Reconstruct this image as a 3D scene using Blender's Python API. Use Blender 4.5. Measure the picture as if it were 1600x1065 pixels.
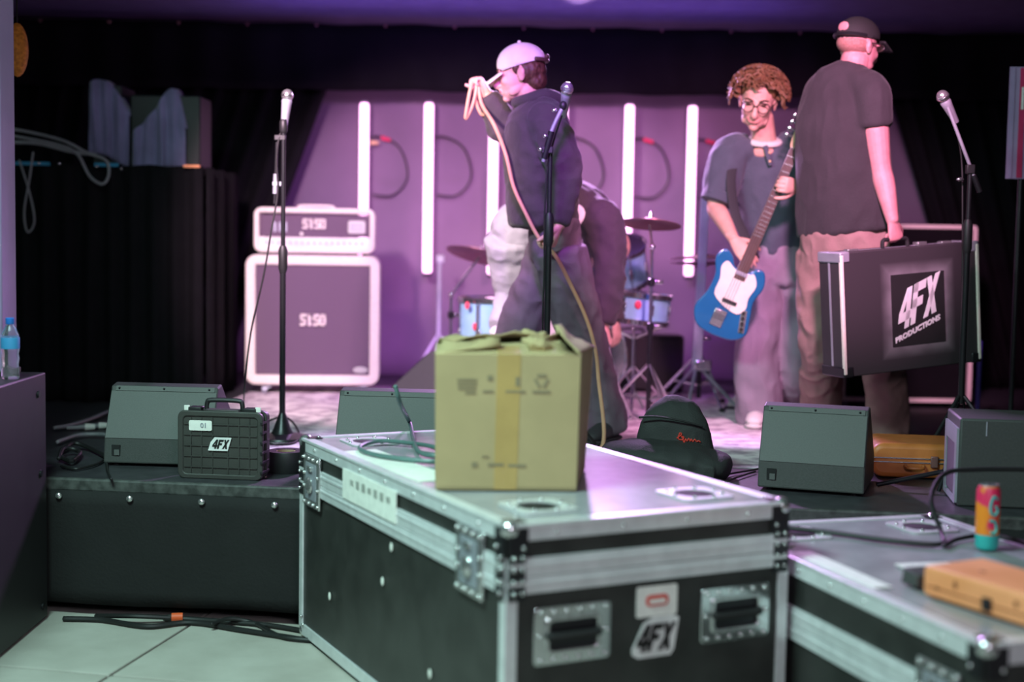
import bpy, bmesh, math, random
from mathutils import Vector, Matrix, noise
for o in list(bpy.data.objects): bpy.data.objects.remove(o, do_unlink=True)
scene = bpy.context.scene
C = scene.collection
random.seed(7)
PI = math.pi
V = Vector
R_ = math.radians

# ------------------------------------------------------------------ camera
cam_d = bpy.data.cameras.new('camera'); cam = bpy.data.objects.new('camera', cam_d); C.objects.link(cam)
cam_d.sensor_fit = 'HORIZONTAL'; cam_d.sensor_width = 36.0; cam_d.lens = 50.0
cam_d.clip_start = 0.1; cam_d.clip_end = 60
cam.matrix_world = Matrix.Translation((0, 0, 1.44)) @ Matrix.Rotation(R_(90 - 4.311), 4, 'X') @ Matrix.Rotation(0.0165, 4, 'Z')
cam_d.dof.use_dof = True; cam_d.dof.focus_distance = 5.45; cam_d.dof.aperture_fstop = 0.98
scene.camera = cam
# ------------------------------------------------------------------ world, view, big lights
w = bpy.data.worlds.new('world'); scene.world = w; w.use_nodes = True
w.node_tree.nodes['Background'].inputs[0].default_value = (0.55, 0.45, 0.62, 1)
w.node_tree.nodes['Background'].inputs[1].default_value = 0.004
vs = scene.view_settings
vs.view_transform = 'Standard'; vs.look = 'None'; vs.exposure = 0.0; vs.gamma = 1.0; vs.use_curve_mapping = False

def area(name, loc, target, energy, color, size, size_y=None, spread=180):
    d = bpy.data.lights.new(name, 'AREA'); d.energy = energy; d.color = color
    d.shape = 'RECTANGLE'; d.size = size; d.size_y = size_y or size; d.spread = R_(spread)
    o = bpy.data.objects.new(name, d); C.objects.link(o); o.location = loc
    o.rotation_euler = (V(target) - V(loc)).to_track_quat('-Z', 'Y').to_euler()
    o['kind'] = 'helper'; return o
def spot(name, loc, target, energy, color, angle, blend=0.6, radius=0.12):
    d = bpy.data.lights.new(name, 'SPOT'); d.energy = energy; d.color = color
    d.spot_size = R_(angle); d.spot_blend = blend; d.shadow_soft_size = radius
    o = bpy.data.objects.new(name, d); C.objects.link(o); o.location = loc
    o.rotation_euler = (V(target) - V(loc)).to_track_quat('-Z', 'Y').to_euler()
    o['kind'] = 'helper'; return o
# greenish house fluorescents high above the audience floor and an added, unseen fill lamp over the camera
area('house_light', (-1.5, 2.7, 3.3), (-0.3, 4.3, 0.3), 120, (0.60, 1.0, 0.92), 1.4, 0.5, 150)
area('fill_light', (0.7, 0.0, 2.5), (0.2, 4.2, 0.6), 23, (0.92, 0.84, 1.0), 0.9, 0.9, 120)
# pink and purple stage spots hung from the low ceiling in front of the stage
spot('pink_spot_left', (-1.3, 4.5, 2.66), (-0.40, 8.3, 1.05), 900, (1.0, 0.62, 0.80), 44, 0.35)
spot('pink_spot_right', (1.1, 4.4, 2.66), (1.20, 8.0, 1.02), 560, (1.0, 0.42, 0.74), 50, 0.35)
spot('purple_spot', (0.0, 4.6, 2.66), (-0.1, 9.0, 1.0), 300, (0.55, 0.10, 1.0), 46, 0.5)
spot('purple_backlight', (0.35, 8.3, 2.66), (0.15, 4.3, 0.6), 820, (0.80, 0.42, 1.0), 66, 0.5)
# purple batten on the stage floor washing the backdrop, blue uplight on the ceiling
area('backdrop_batten', (0.1, 8.55, 0.58), (0.1, 9.25, 1.35), 17, (0.80, 0.34, 1.0), 2.6, 0.12, 170)
area('ceiling_uplight', (0.0, 8.2, 2.35), (0.0, 8.3, 2.75), 9.0, (0.26, 0.13, 1.0), 3.0, 0.3)

# ------------------------------------------------------------------ materials
def mat(name, col, rough=0.6, metal=0.0, col2=None, nscale=8.0, ndetail=3.0, bump=0.0, bscale=60.0, emit=None, estr=0.0,
        spec=0.5, trans=0.0, ior=1.45, alpha=1.0, sheen=0.0, ramp=(0.35, 0.65), coat=0.0):
    m = bpy.data.materials.new(name); m.use_nodes = True
    nt = m.node_tree; b = nt.nodes['Principled BSDF']
    b.inputs['Base Color'].default_value = (*col, 1); b.inputs['Roughness'].default_value = rough
    b.inputs['Metallic'].default_value = metal; b.inputs['Specular IOR Level'].default_value = spec
    b.inputs['Transmission Weight'].default_value = trans; b.inputs['IOR'].default_value = ior
    b.inputs['Alpha'].default_value = alpha; b.inputs['Sheen Weight'].default_value = sheen; b.inputs['Coat Weight'].default_value = coat
    tc = nt.nodes.new('ShaderNodeTexCoord')
    if col2 is None: col2 = tuple(c * 0.8 for c in col)
    n = nt.nodes.new('ShaderNodeTexNoise'); n.inputs['Scale'].default_value = nscale; n.inputs['Detail'].default_value = ndetail
    nt.links.new(tc.outputs['Object'], n.inputs['Vector'])
    r = nt.nodes.new('ShaderNodeValToRGB'); r.color_ramp.elements[0].position, r.color_ramp.elements[1].position = ramp
    r.color_ramp.elements[0].color = (*col2, 1); r.color_ramp.elements[1].color = (*col, 1)
    nt.links.new(n.outputs['Fac'], r.inputs['Fac']); nt.links.new(r.outputs['Color'], b.inputs['Base Color'])
    if bump:
        n2 = nt.nodes.new('ShaderNodeTexNoise'); n2.inputs['Scale'].default_value = bscale; n2.inputs['Detail'].default_value = 4
        nt.links.new(tc.outputs['Object'], n2.inputs['Vector'])
        bp = nt.nodes.new('ShaderNodeBump'); bp.inputs['Strength'].default_value = bump; bp.inputs['Distance'].default_value = 0.01
        nt.links.new(n2.outputs['Fac'], bp.inputs['Height']); nt.links.new(bp.outputs['Normal'], b.inputs['Normal'])
    if emit:
        b.inputs['Emission Color'].default_value = (*emit, 1); b.inputs['Emission Strength'].default_value = estr
    return m

M = {}
def defm(k, *a, **kw): M[k] = mat(k, *a, **kw)
defm('concrete', (0.46, 0.435, 0.39), 0.75, col2=(0.36, 0.335, 0.295), nscale=3.2, ndetail=8, bump=0.15, bscale=40)
defm('joint', (0.10, 0.095, 0.085), 0.9)
defm('deck', (0.045, 0.045, 0.05), 0.45, col2=(0.03, 0.03, 0.034), nscale=14, ndetail=6, bump=0.1)
defm('lip', (0.075, 0.08, 0.075), 0.55, col2=(0.03, 0.032, 0.03), nscale=30, ndetail=8)
defm('black_cloth', (0.008, 0.0075, 0.009), 0.9, bump=0.2, bscale=90, spec=0.15)
defm('skirt', (0.009, 0.009, 0.009), 0.85, bump=0.2, bscale=90)
defm('curtain', (0.0065, 0.006, 0.0075), 0.95, bump=0.15, bscale=60, spec=0.15)
defm('backdrop', (0.165, 0.115, 0.175), 0.85, col2=(0.140, 0.098, 0.150), nscale=2.5, bump=0.12, bscale=200)  # some purple of the stage light is mixed into the grey cloth colour
defm('black_wall', (0.010, 0.010, 0.011), 0.9)
defm('ceiling', (0.12, 0.11, 0.18), 0.8, col2=(0.10, 0.09, 0.15))
defm('rug', (0.86, 0.80, 0.80), 0.95, col2=(0.42, 0.34, 0.40), nscale=11, ndetail=10, bump=0.4, bscale=220, ramp=(0.36, 0.60))
defm('rug_border', (0.70, 0.62, 0.66), 0.95, col2=(0.36, 0.29, 0.34), nscale=16, ndetail=8, ramp=(0.4, 0.6))
defm('tube_glow', (1, 0.9, 0.95), 0.4, emit=(1.0, 0.46, 0.84), estr=3.6)
defm('alu', (0.78, 0.79, 0.80), 0.38, 0.35, col2=(0.68, 0.69, 0.70), nscale=20, bump=0.05)
defm('steel', (0.70, 0.70, 0.70), 0.22, 0.85, col2=(0.55, 0.55, 0.55))
defm('chrome', (0.75, 0.75, 0.77), 0.15, 0.95, col2=(0.68, 0.68, 0.7))
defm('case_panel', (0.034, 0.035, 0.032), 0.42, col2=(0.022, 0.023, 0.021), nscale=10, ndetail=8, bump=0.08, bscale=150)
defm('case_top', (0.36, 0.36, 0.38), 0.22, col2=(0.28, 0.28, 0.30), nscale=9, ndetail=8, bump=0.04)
defm('black_plastic', (0.016, 0.016, 0.017), 0.5)
defm('black_rubber', (0.014, 0.014, 0.014), 0.7)
defm('black_metal', (0.025, 0.025, 0.028), 0.32, 0.4)
defm('recess_shade', (0.012, 0.012, 0.012), 0.8)  # near black standing in for shade inside hollows and under the deck
defm('paper', (0.80, 0.79, 0.73), 0.8, col2=(0.72, 0.71, 0.66), nscale=40)
defm('white_print', (0.80, 0.80, 0.78), 0.6)
defm('ink', (0.018, 0.016, 0.015), 0.8)
defm('faded_ink', (0.27, 0.22, 0.13), 0.9)
defm('red_ink', (0.65, 0.05, 0.03), 0.6)
defm('cardboard', (0.42, 0.32, 0.165), 0.85, col2=(0.38, 0.29, 0.148), nscale=7, ndetail=6, bump=0.08, bscale=120)
defm('cardboard_in', (0.42, 0.33, 0.20), 0.9)
defm('tape', (0.46, 0.31, 0.11), 0.35, col2=(0.42, 0.28, 0.10), nscale=14)
defm('cream', (0.80, 0.73, 0.64), 0.6, col2=(0.74, 0.67, 0.58), nscale=60, bump=0.15, bscale=300)
defm('ivory_panel', (0.80, 0.76, 0.68), 0.45)
defm('grille_cloth', (0.135, 0.090, 0.130), 0.85, col2=(0.115, 0.076, 0.11), nscale=240, bump=0.2, bscale=400)  # slight purple cast of the stage light included in the dark cloth
defm('badge', (0.50, 0.50, 0.46), 0.4, 0.2)
defm('wedge_body', (0.055, 0.058, 0.055), 0.6, bump=0.12, bscale=260, col2=(0.047, 0.05, 0.047), nscale=120)
defm('wedge_grille', (0.105, 0.110, 0.105), 0.6, bump=0.12, bscale=420, col2=(0.092, 0.097, 0.092), nscale=300)
defm('wood_pine', (0.86, 0.34, 0.15), 0.5, col2=(0.74, 0.27, 0.10), nscale=5, ndetail=6)
defm('knot', (0.28, 0.09, 0.03), 0.6)
defm('tan_leather', (0.62, 0.20, 0.05), 0.45, col2=(0.50, 0.15, 0.035), nscale=14)
defm('blue_shell', (0.30, 0.55, 0.66), 0.35, coat=0.3, col2=(0.26, 0.50, 0.62))
defm('drum_head', (0.75, 0.73, 0.72), 0.5)
defm('dark_head', (0.03, 0.03, 0.035), 0.4)
defm('brass', (0.42, 0.22, 0.20), 0.35, 0.7, col2=(0.34, 0.16, 0.16))
defm('red_badge', (0.75, 0.06, 0.10), 0.5)
defm('skin', (0.66, 0.38, 0.30), 0.55, col2=(0.60, 0.33, 0.26), nscale=20, bump=0.03, bscale=180)
defm('skin_red', (0.58, 0.26, 0.27), 0.55, col2=(0.52, 0.22, 0.23), nscale=20, bump=0.03, bscale=180)
defm('cropped_hair', (0.40, 0.19, 0.17), 0.8, col2=(0.30, 0.13, 0.11), nscale=120)
defm('lips', (0.55, 0.22, 0.20), 0.5)
defm('hair_brown', (0.10, 0.045, 0.022), 0.6, col2=(0.05, 0.022, 0.012), nscale=60)
defm('hair_curl', (0.22, 0.105, 0.050), 0.55, col2=(0.11, 0.05, 0.022), nscale=40)
defm('hoodie', (0.052, 0.042, 0.044), 0.9, bump=0.25, bscale=120, col2=(0.042, 0.034, 0.036), sheen=0.1)
defm('black_tee', (0.034, 0.028, 0.033), 0.9, bump=0.2, bscale=90, col2=(0.028, 0.023, 0.027), sheen=0.08)
defm('navy_tee', (0.075, 0.085, 0.115), 0.9, bump=0.2, bscale=90, col2=(0.06, 0.07, 0.095), sheen=0.15)
defm('white_tee', (0.78, 0.74, 0.68), 0.9)
defm('dark_denim', (0.14, 0.105, 0.13), 0.85, bump=0.2, bscale=120, col2=(0.105, 0.08, 0.10))
defm('grey_denim', (0.30, 0.245, 0.30), 0.85, bump=0.2, bscale=120, col2=(0.22, 0.18, 0.22), nscale=4)
defm('light_denim', (0.40, 0.41, 0.40), 0.85, bump=0.2, bscale=120, col2=(0.30, 0.31, 0.31), nscale=6)
defm('brown_twill', (0.30, 0.18, 0.165), 0.85, bump=0.2, bscale=120, col2=(0.24, 0.14, 0.13))
defm('cap_cream', (0.80, 0.74, 0.62), 0.85, bump=0.1, bscale=300)
defm('cap_black', (0.020, 0.020, 0.020), 0.8)
defm('shoe_white', (0.75, 0.72, 0.68), 0.6)
defm('shoe_dark', (0.035, 0.032, 0.035), 0.7)
defm('glass_frame', (0.05, 0.035, 0.03), 0.35)
defm('lens', (0.9, 0.9, 0.9), 0.05, trans=1.0, alpha=0.05, ior=1.02)
defm('guitar_blue', (0.014, 0.125, 0.28), 0.25, coat=0.4, col2=(0.012, 0.11, 0.25))
defm('pickguard', (0.80, 0.76, 0.66), 0.4)
defm('rosewood', (0.085, 0.045, 0.035), 0.5)
defm('maple', (0.66, 0.47, 0.27), 0.45)
defm('strap', (0.03, 0.03, 0.035), 0.8)
defm('cable_tan', (0.62, 0.33, 0.19), 0.6)
defm('cable_black', (0.014, 0.014, 0.014), 0.5)
defm('cable_green', (0.10, 0.18, 0.17), 0.4)
defm('cable_grey', (0.24, 0.23, 0.25), 0.5)
defm('orange_plug', (0.80, 0.12, 0.03), 0.5)
defm('yellow_plug', (0.75, 0.50, 0.25), 0.5)
defm('red_plug', (0.65, 0.03, 0.10), 0.5)
defm('blue_cap', (0.02, 0.16, 0.55), 0.4)
defm('blue_label', (0.05, 0.28, 0.55), 0.5)
defm('pet', (0.92, 0.96, 0.97), 0.06, trans=0.95, ior=1.33)
defm('lilac_cast', (0.34, 0.25, 0.42), 0.6, col2=(0.31, 0.23, 0.39))  # lilac of the stage light put into a white surface's colour
defm('amber', (0.55, 0.20, 0.03), 0.7, col2=(0.25, 0.08, 0.01), nscale=60, emit=(0.6, 0.2, 0.02), estr=0.05)
defm('purple_cloth', (0.20, 0.17, 0.32), 0.85, bump=0.2, bscale=60, sheen=0.2)
defm('blue_edge', (0.03, 0.22, 0.38), 0.4)
defm('can_orange', (0.80, 0.24, 0.02), 0.35, col2=(0.70, 0.03, 0.10), nscale=9, ndetail=2, ramp=(0.40, 0.46))
defm('can_teal', (0.04, 0.50, 0.45), 0.35, col2=(0.03, 0.38, 0.36))
defm('pink_stripe', (0.55, 0.03, 0.12), 0.6)
defm('bag', (0.024, 0.026, 0.025), 0.75, bump=0.25, bscale=200)
defm('peli', (0.050, 0.050, 0.045), 0.5, bump=0.1, bscale=200)
defm('case_tolex', (0.030, 0.027, 0.030), 0.6, bump=0.25, bscale=350)
defm('grey_metal', (0.36, 0.37, 0.42), 0.45, 0.3)
defm('blue_lit', (0.06, 0.05, 0.30), 0.5)  # blue of the light on an edge, put into the colour
# ------------------------------------------------------------------ mesh helpers
def catmull(P, sub):
    if sub <= 1 or len(P) < 3: 
        if sub <= 1: return [list(p) for p in P]
    out = []
    n = len(P)
    for i in range(n - 1):
        p0 = P[max(i - 1, 0)]; p1 = P[i]; p2 = P[i + 1]; p3 = P[min(i + 2, n - 1)]
        for k in range(sub):
            t = k / sub; t2 = t * t; t3 = t2 * t
            out.append([0.5 * (2 * b + (c - a) * t + (2 * a - 5 * b + 4 * c - d) * t2 + (-a + 3 * b - 3 * c + d) * t3)
                        for a, b, c, d in zip(p0, p1, p2, p3)])
    out.append(list(P[-1])); return out

class MB:
    def __init__(s): s.v = []; s.f = []
    def add(s, vs, fs):
        o = len(s.v); s.v += [V(p) for p in vs]; s.f += [[o + i for i in f] for f in fs]; return s
    def box(s, c, d, R=None):
        x, y, z = d[0] / 2, d[1] / 2, d[2] / 2; c = V(c)
        vs = [V((sx * x, sy * y, sz * z)) for sz in (-1, 1) for sy in (-1, 1) for sx in (-1, 1)]
        if R is not None: vs = [R @ p for p in vs]
        return s.add([c + p for p in vs], [(0, 2, 3, 1), (4, 5, 7, 6), (0, 1, 5, 4), (2, 6, 7, 3), (0, 4, 6, 2), (1, 3, 7, 5)])
    def hexa(s, b, t):
        return s.add(list(b) + list(t), [(3, 2, 1, 0), (4, 5, 6, 7), (0, 1, 5, 4), (1, 2, 6, 5), (2, 3, 7, 6), (3, 0, 4, 7)])
    def cyl(s, p0, p1, r0, r1=None, seg=16):
        if r1 is None: r1 = r0
        return s.loft([p0, p1], [r0, r1], seg=seg, sub=1, capf=0)
    def loft(s, pts, rx, ry=None, side=None, seg=14, sub=4, capf=0.6):
        n = len(pts)
        if not hasattr(rx, '__len__'): rx = [rx] * n
        if ry is None: ry = rx
        if not hasattr(ry, '__len__'): ry = [ry] * n
        D = catmull([list(p) + [a, b] for p, a, b in zip(pts, rx, ry)], sub)
        P = [V(d[:3]) for d in D]; A = [max(d[3], 1e-4) for d in D]; B = [max(d[4], 1e-4) for d in D]
        m = len(P); T = []
        for i in range(m):
            t = P[min(i + 1, m - 1)] - P[max(i - 1, 0)]
            T.append(t.normalized() if t.length > 1e-9 else V((0, 0, 1)))
        u = None; rings = []
        def ring(p, u, v, a, b): return [p + u * (a * math.cos(2 * PI * k / seg)) + v * (b * math.sin(2 * PI * k / seg)) for k in range(seg)]
        U = []
        for i in range(m):
            if side is not None: u = V(side) - T[i] * T[i].dot(V(side))
            elif u is None:
                q = V((0, 0, 1)) if abs(T[i].z) < 0.9 else V((1, 0, 0)); u = q - T[i] * T[i].dot(q)
            else: u = u - T[i] * T[i].dot(u)
            if u.length < 1e-6: u = T[i].orthogonal()
            u = u.normalized(); U.append(u)
            rings.append(ring(P[i], u, T[i].cross(u), A[i], B[i]))
        if capf > 0:
            for end in (0, -1):
                t = -T[0] if end == 0 else T[-1]
                uu = U[end]; vv = T[end].cross(uu); rr = min(A[end], B[end]); ex = []
                for a in (30, 60, 84):
                    c, sn = math.cos(R_(a)), math.sin(R_(a))
                    ex.append(ring(P[end] + t * (rr * capf * sn), uu, vv, A[end] * c, B[end] * c))
                if end == 0: rings = ex[::-1] + rings
                else: rings = rings + ex
        vs = [p for r in rings for p in r]; fs = []
        for i in range(len(rings) - 1):
            for k in range(seg):
                a = i * seg + k; b = i * seg + (k + 1) % seg
                fs.append((a, b, b + seg, a + seg))
        fs.append(tuple(range(seg - 1, -1, -1))); L = (len(rings) - 1) * seg; fs.append(tuple(L + k for k in range(seg)))
        return s.add(vs, fs)
    def tube(s, pts, r, seg=8, sub=6): return s.loft(pts, r, seg=seg, sub=sub, capf=0.5)
    def ell(s, c, rad, R=None, nu=14, nv=9):
        vs = []; c = V(c)
        if not hasattr(rad, '__len__'): rad = (rad,) * 3
        def q(x, y, z):
            p = V((x * rad[0], y * rad[1], z * rad[2])); return c + (R @ p if R is not None else p)
        vs.append(q(0, 0, -1))
        for j in range(1, nv):
            a = -PI / 2 + PI * j / nv
            for k in range(nu):
                b = 2 * PI * k / nu; vs.append(q(math.cos(a) * math.cos(b), math.cos(a) * math.sin(b), math.sin(a)))
        vs.append(q(0, 0, 1)); fs = []
        for k in range(nu): fs.append((0, 1 + (k + 1) % nu, 1 + k))
        for j in range(nv - 2):
            for k in range(nu):
                a = 1 + j * nu + k; b = 1 + j * nu + (k + 1) % nu; fs.append((a, b, b + nu, a + nu))
        L = 1 + (nv - 2) * nu
        for k in range(nu): fs.append((L + k, L + (k + 1) % nu, len(vs) - 1))
        return s.add(vs, fs)
    def prism(s, poly, y0, y1, fn=None):
        """polygon in local XZ, extruded from y0 to y1 (fn maps (x, y, z) to a point)"""
        n = len(poly); ar = sum(poly[i][0] * poly[(i + 1) % n][1] - poly[(i + 1) % n][0] * poly[i][1] for i in range(n))
        if ar < 0: poly = poly[::-1]
        if fn is None: fn = lambda x, y, z: V((x, y, z))
        vs = [fn(x, y0, z) for x, z in poly] + [fn(x, y1, z) for x, z in poly]
        fs = [tuple(range(n)), tuple(range(2 * n - 1, n - 1, -1))]
        fs += [(i + n, (i + 1) % n + n, (i + 1) % n, i) for i in range(n)]
        return s.add(vs, fs)
    def lathe(s, prof, c=(0, 0, 0), R=None, seg=24):
        vs = []; c = V(c)
        for r, z in prof:
            for k in range(seg):
                a = 2 * PI * k / seg; p = V((max(r, 1e-4) * math.cos(a), max(r, 1e-4) * math.sin(a), z)); vs.append(c + (R @ p if R is not None else p))
        fs = []
        for i in range(len(prof) - 1):
            for k in range(seg):
                a = i * seg + k; b = i * seg + (k + 1) % seg; fs.append((a, b, b + seg, a + seg))
        fs.append(tuple(range(seg - 1, -1, -1))); L = (len(prof) - 1) * seg; fs.append(tuple(L + k for k in range(seg)))
        return s.add(vs, fs)
    def ringframe(s, outer, inner, y0, y1):
        """frame between two XZ outlines with equal point counts"""
        n = len(outer); vs = [(x, y, z) for y in (y0, y1) for P in (outer, inner) for x, z in P]; fs = []
        o0, i0, o1, i1 = 0, n, 2 * n, 3 * n
        for k in range(n):
            j = (k + 1) % n
            fs += [(o0 + k, o0 + j, i0 + j, i0 + k), (o1 + j, o1 + k, i1 + k, i1 + j), (o0 + j, o0 + k, o1 + k, o1 + j), (i0 + k, i0 + j, i1 + j, i1 + k)]
        return s.add(vs, fs)
    def mesh(s, name='m'):
        me = bpy.data.meshes.new(name); me.from_pydata([tuple(p) for p in s.v], [], s.f); me.validate(); me.update(); return me
    def build(s, name, m, parent=None, smooth=True, bevel=0.0, world=False, me=None, seg=2):
        if me is None: me = s.mesh(name)
        return link(name, me, m, parent, smooth, bevel, world, seg)

def wmat(o):
    mt = Matrix.LocRotScale(o.location, o.rotation_euler, o.scale)
    return wmat(o.parent) @ mt if o.parent else mt
def link(name, me, m, parent=None, smooth=True, bevel=0.0, world=False, seg=2):
    o = bpy.data.objects.new(name, me); C.objects.link(o)
    if m is not None:
        me.materials.clear(); me.materials.append(M[m] if isinstance(m, str) else m)
    if parent is not None:
        o.parent = parent
        if world: me.transform(wmat(parent).inverted())
    if smooth and me.polygons:
        me.shade_smooth()
        me.set_sharp_from_angle(angle=R_(38))
    if bevel:
        b = o.modifiers.new('bevel', 'BEVEL'); b.width = bevel; b.segments = seg; b.limit_method = 'ANGLE'; b.angle_limit = R_(40)
    return o
def thing(name, label, cat, loc=(0, 0, 0), rotz=0.0, group=None):
    o = bpy.data.objects.new(name, None); C.objects.link(o); o.empty_display_size = 0.1
    o.location = loc; o.rotation_euler = (0, 0, rotz); o['label'] = label; o['category'] = cat
    if group: o['group'] = group
    return o
def tag(o, label, cat, group=None):
    o['label'] = label; o['category'] = cat
    if group: o['group'] = group
    return o
def struct(o, label=None):
    o['kind'] = 'structure'
    if label: o['label'] = label
    return o
def inst(o, loc, parent, rot=None, name=None):
    c = o.copy(); C.objects.link(c); c.parent = parent; c.location = loc
    if rot: c.rotation_euler = rot
    if name: c.name = name
    return c
def remesh(mb, voxel, it=6, fac=0.5):
    me = mb.mesh('tmp'); o = bpy.data.objects.new('tmp', me); C.objects.link(o)
    r = o.modifiers.new('r', 'REMESH'); r.mode = 'VOXEL'; r.voxel_size = voxel; r.use_smooth_shade = True
    sm = o.modifiers.new('s', 'SMOOTH'); sm.factor = fac; sm.iterations = it
    dg = bpy.context.evaluated_depsgraph_get(); out = bpy.data.meshes.new_from_object(o.evaluated_get(dg))
    bpy.data.objects.remove(o, do_unlink=True); bpy.data.meshes.remove(me)
    return out
def wrinkle(me, amp, freq, stretch=(1, 1, 1), seed=0.0):
    me.update(); nn = [v.normal.copy() for v in me.vertices]
    for v, n in zip(me.vertices, nn):
        p = v.co; q = V((p.x * freq * stretch[0] + seed, p.y * freq * stretch[1], p.z * freq * stretch[2]))
        k = noise.noise(q) + 0.5 * noise.noise(q * 2.3)
        v.co = p + n * (amp * (1 - 2 * abs(k)))
    me.update()
def rrect(w, h, r, n=5, cx=0.0, cz=0.0):
    out = []
    for sx, sz, a0 in ((1, 1, 0), (-1, 1, 90), (-1, -1, 180), (1, -1, 270)):
        for k in range(n + 1):
            a = R_(a0 + 90 * k / n); out.append((cx + sx * (w / 2 - r) + r * math.cos(a), cz + sz * (h / 2 - r) + r * math.sin(a)))
    return out
GL = {'4': [[(.54, 0), (.88, 0), (.88, 1), (.54, 1)], [(0, .2), (1, .2), (1, .42), (0, .42)], [(0, .42), (.3, .42), (.6, .78), (.56, 1), (.5, 1)]],
      'F': [[(0, 0), (.36, 0), (.36, 1), (0, 1)], [(0, .78), (.98, .78), (.98, 1), (0, 1)], [(0, .4), (.82, .4), (.82, .62), (0, .62)]],
      'X': [[(0, 0), (.36, 0), (1.05, 1), (.69, 1)], [(.0, 1), (.36, 1), (1.05, 0), (.69, 0)]],
      '5': [[(0, .78), (1, .78), (1, 1), (0, 1)], [(0, .42), (.34, .42), (.34, 1), (0, 1)], [(0, .42), (1, .42), (1, .62), (0, .62)], [(.66, 0), (1, 0), (1, .62), (.66, .62)], [(0, 0), (1, 0), (1, .22), (0, .22)]],
      '1': [[(.3, 0), (.72, 0), (.72, 1), (.3, 1)], [(.12, .8), (.72, .8), (.72, 1), (.12, 1)]],
      '0': [[(0, 0), (.34, 0), (.34, 1), (0, 1)], [(.66, 0), (1, 0), (1, 1), (.66, 1)], [(0, 0), (1, 0), (1, .2), (0, .2)], [(0, .8), (1, .8), (1, 1), (0, 1)]]}
def glyph(mb, ch, x, z, w, h, shear, y0, y1, rise=0.0):
    for poly in GL[ch]:
        P = []
        for a, b in poly:
            px = x + a * w + shear * b * h; P.append((px, z + b * h + rise * px))
        mb.prism(P, y0, y1)
def word(parent, txt, cx, cz, w, h, y0, y1, m, gap=0.08, shear=0.0, rise=0.0, name='letter'):
    n = len(txt); cw = w / (n + gap * (n - 1))
    for i, ch in enumerate(txt):
        mb = MB(); glyph(mb, ch, cx - w / 2 + i * cw * (1 + gap) - shear * h / 2, cz - h / 2, cw, h, shear, y0, y1, rise)
        mb.build(name, m, parent, smooth=False)
def text_part(parent, txt, size, origin, m, rise=0.0, name='lettering', yaw=0.0, offset=0.0, shear=0.0, width=None, ex=0.001):
    cu = bpy.data.curves.new('t', 'FONT'); cu.body = txt; cu.size = size; cu.extrude = ex; cu.offset = offset; cu.shear = shear
    cu.align_x = 'CENTER'; cu.align_y = 'CENTER'; cu.resolution_u = 2
    o = bpy.data.objects.new('t', cu); C.objects.link(o)
    dg = bpy.context.evaluated_depsgraph_get(); me = bpy.data.meshes.new_from_object(o.evaluated_get(dg))
    bpy.data.objects.remove(o, do_unlink=True)
    xs = [v.co.x for v in me.vertices]; k = 1.0
    if width and max(xs) > min(xs): k = width / (max(xs) - min(xs))
    for v in me.vertices:
        x, y, z = v.co; x *= k; v.co = V((x, -z, y + rise * x))
    me.transform(Matrix.Translation(origin) @ Matrix.Rotation(yaw, 4, 'Z'))
    return link(name, me, m, parent, smooth=False)
def cable(name, pts, r, m, label=None, cat='cable', parent=None, sub=8, group=None):
    o = MB().tube(pts, r, 8, sub).build(name, m, parent, world=parent is not None)
    if label: tag(o, label, cat, group)
    return o
# ================================================================== the setting
SZ = 0.51                                     # stage height
EA = math.atan2(4.823 - 5.237, 1.371 + 1.673)  # direction of the stage edge
def edge_y(x): return 5.237 + (x + 1.673) * math.tan(EA)
# floor of concrete slabs with recessed joints
fl = struct(MB().box((0.3, 3.6, -0.06), (12, 14, 0.1)).build('floor', 'joint', smooth=False))
ja = math.atan2(0.117, 0.57)
sl = MB().box((0, 0, 0), (1.488, 1.488, 0.02)).mesh('slab')
for i in range(-3, 4):
    for j in range(-3, 2):
        p = V((-1.165, 5.05, 0)) + Matrix.Rotation(-ja, 3, 'Z') @ V(((i + 0.5) * 1.5, (j + 0.12) * 1.5, 0))
        s_ = link('slab', sl, 'concrete', fl, smooth=False, bevel=0.004)
        s_.location = (p.x, p.y, -0.01); s_.rotation_euler = (0, 0, -ja)
struct(MB().box((0.2, 9.62, 1.4), (9, 0.1, 3.0)).build('wall_back', 'black_wall', smooth=False))
struct(MB().box((-4.05, 6.5, 1.4), (0.1, 6.3, 3.0)).build('wall_left', 'black_wall', smooth=False))
struct(MB().box((4.25, 6.5, 1.4), (0.1, 6.3, 3.0)).build('wall_right', 'black_wall', smooth=False))
struct(MB().box((0.1, 7.55, 2.80), (8.4, 4.2, 0.1)).build('ceiling', 'ceiling', smooth=False))
# stage
xl, xr = -3.95, 4.15
dk = MB()
P = [(xl, edge_y(xl)), (xr, edge_y(xr)), (xr, 9.55), (xl, 9.55)]
dk.hexa([(x, y, 0.455) for x, y in P], [(x, y, SZ) for x, y in P])
stage = struct(dk.build('stage_deck', 'deck', smooth=False), 'low black stage deck')
stage.name = 'floor_stage'
P2 = [(xl, edge_y(xl) + 0.12), (xr, edge_y(xr) + 0.12), (xr, 9.55), (xl, 9.55)]
MB().hexa([(x, y, 0.0) for x, y in P2], [(x, y, 0.455) for x, y in P2]).build('riser', 'recess_shade', stage, smooth=False)
lp = MB(); n = V((math.sin(EA), -math.cos(EA), 0)); 
a, b = V((xl, edge_y(xl), 0)), V((xr, edge_y(xr), 0))
lp.hexa([a + n * 0.022 + V((0, 0, 0.462)), b + n * 0.022 + V((0, 0, 0.462)), b + V((0, 0, 0.462)), a + V((0, 0, 0.462))],
        [a + n * 0.022 + V((0, 0, 0.512)), b + n * 0.022 + V((0, 0, 0.512)), b + V((0, 0, 0.512)), a + V((0, 0, 0.512))])
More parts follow.
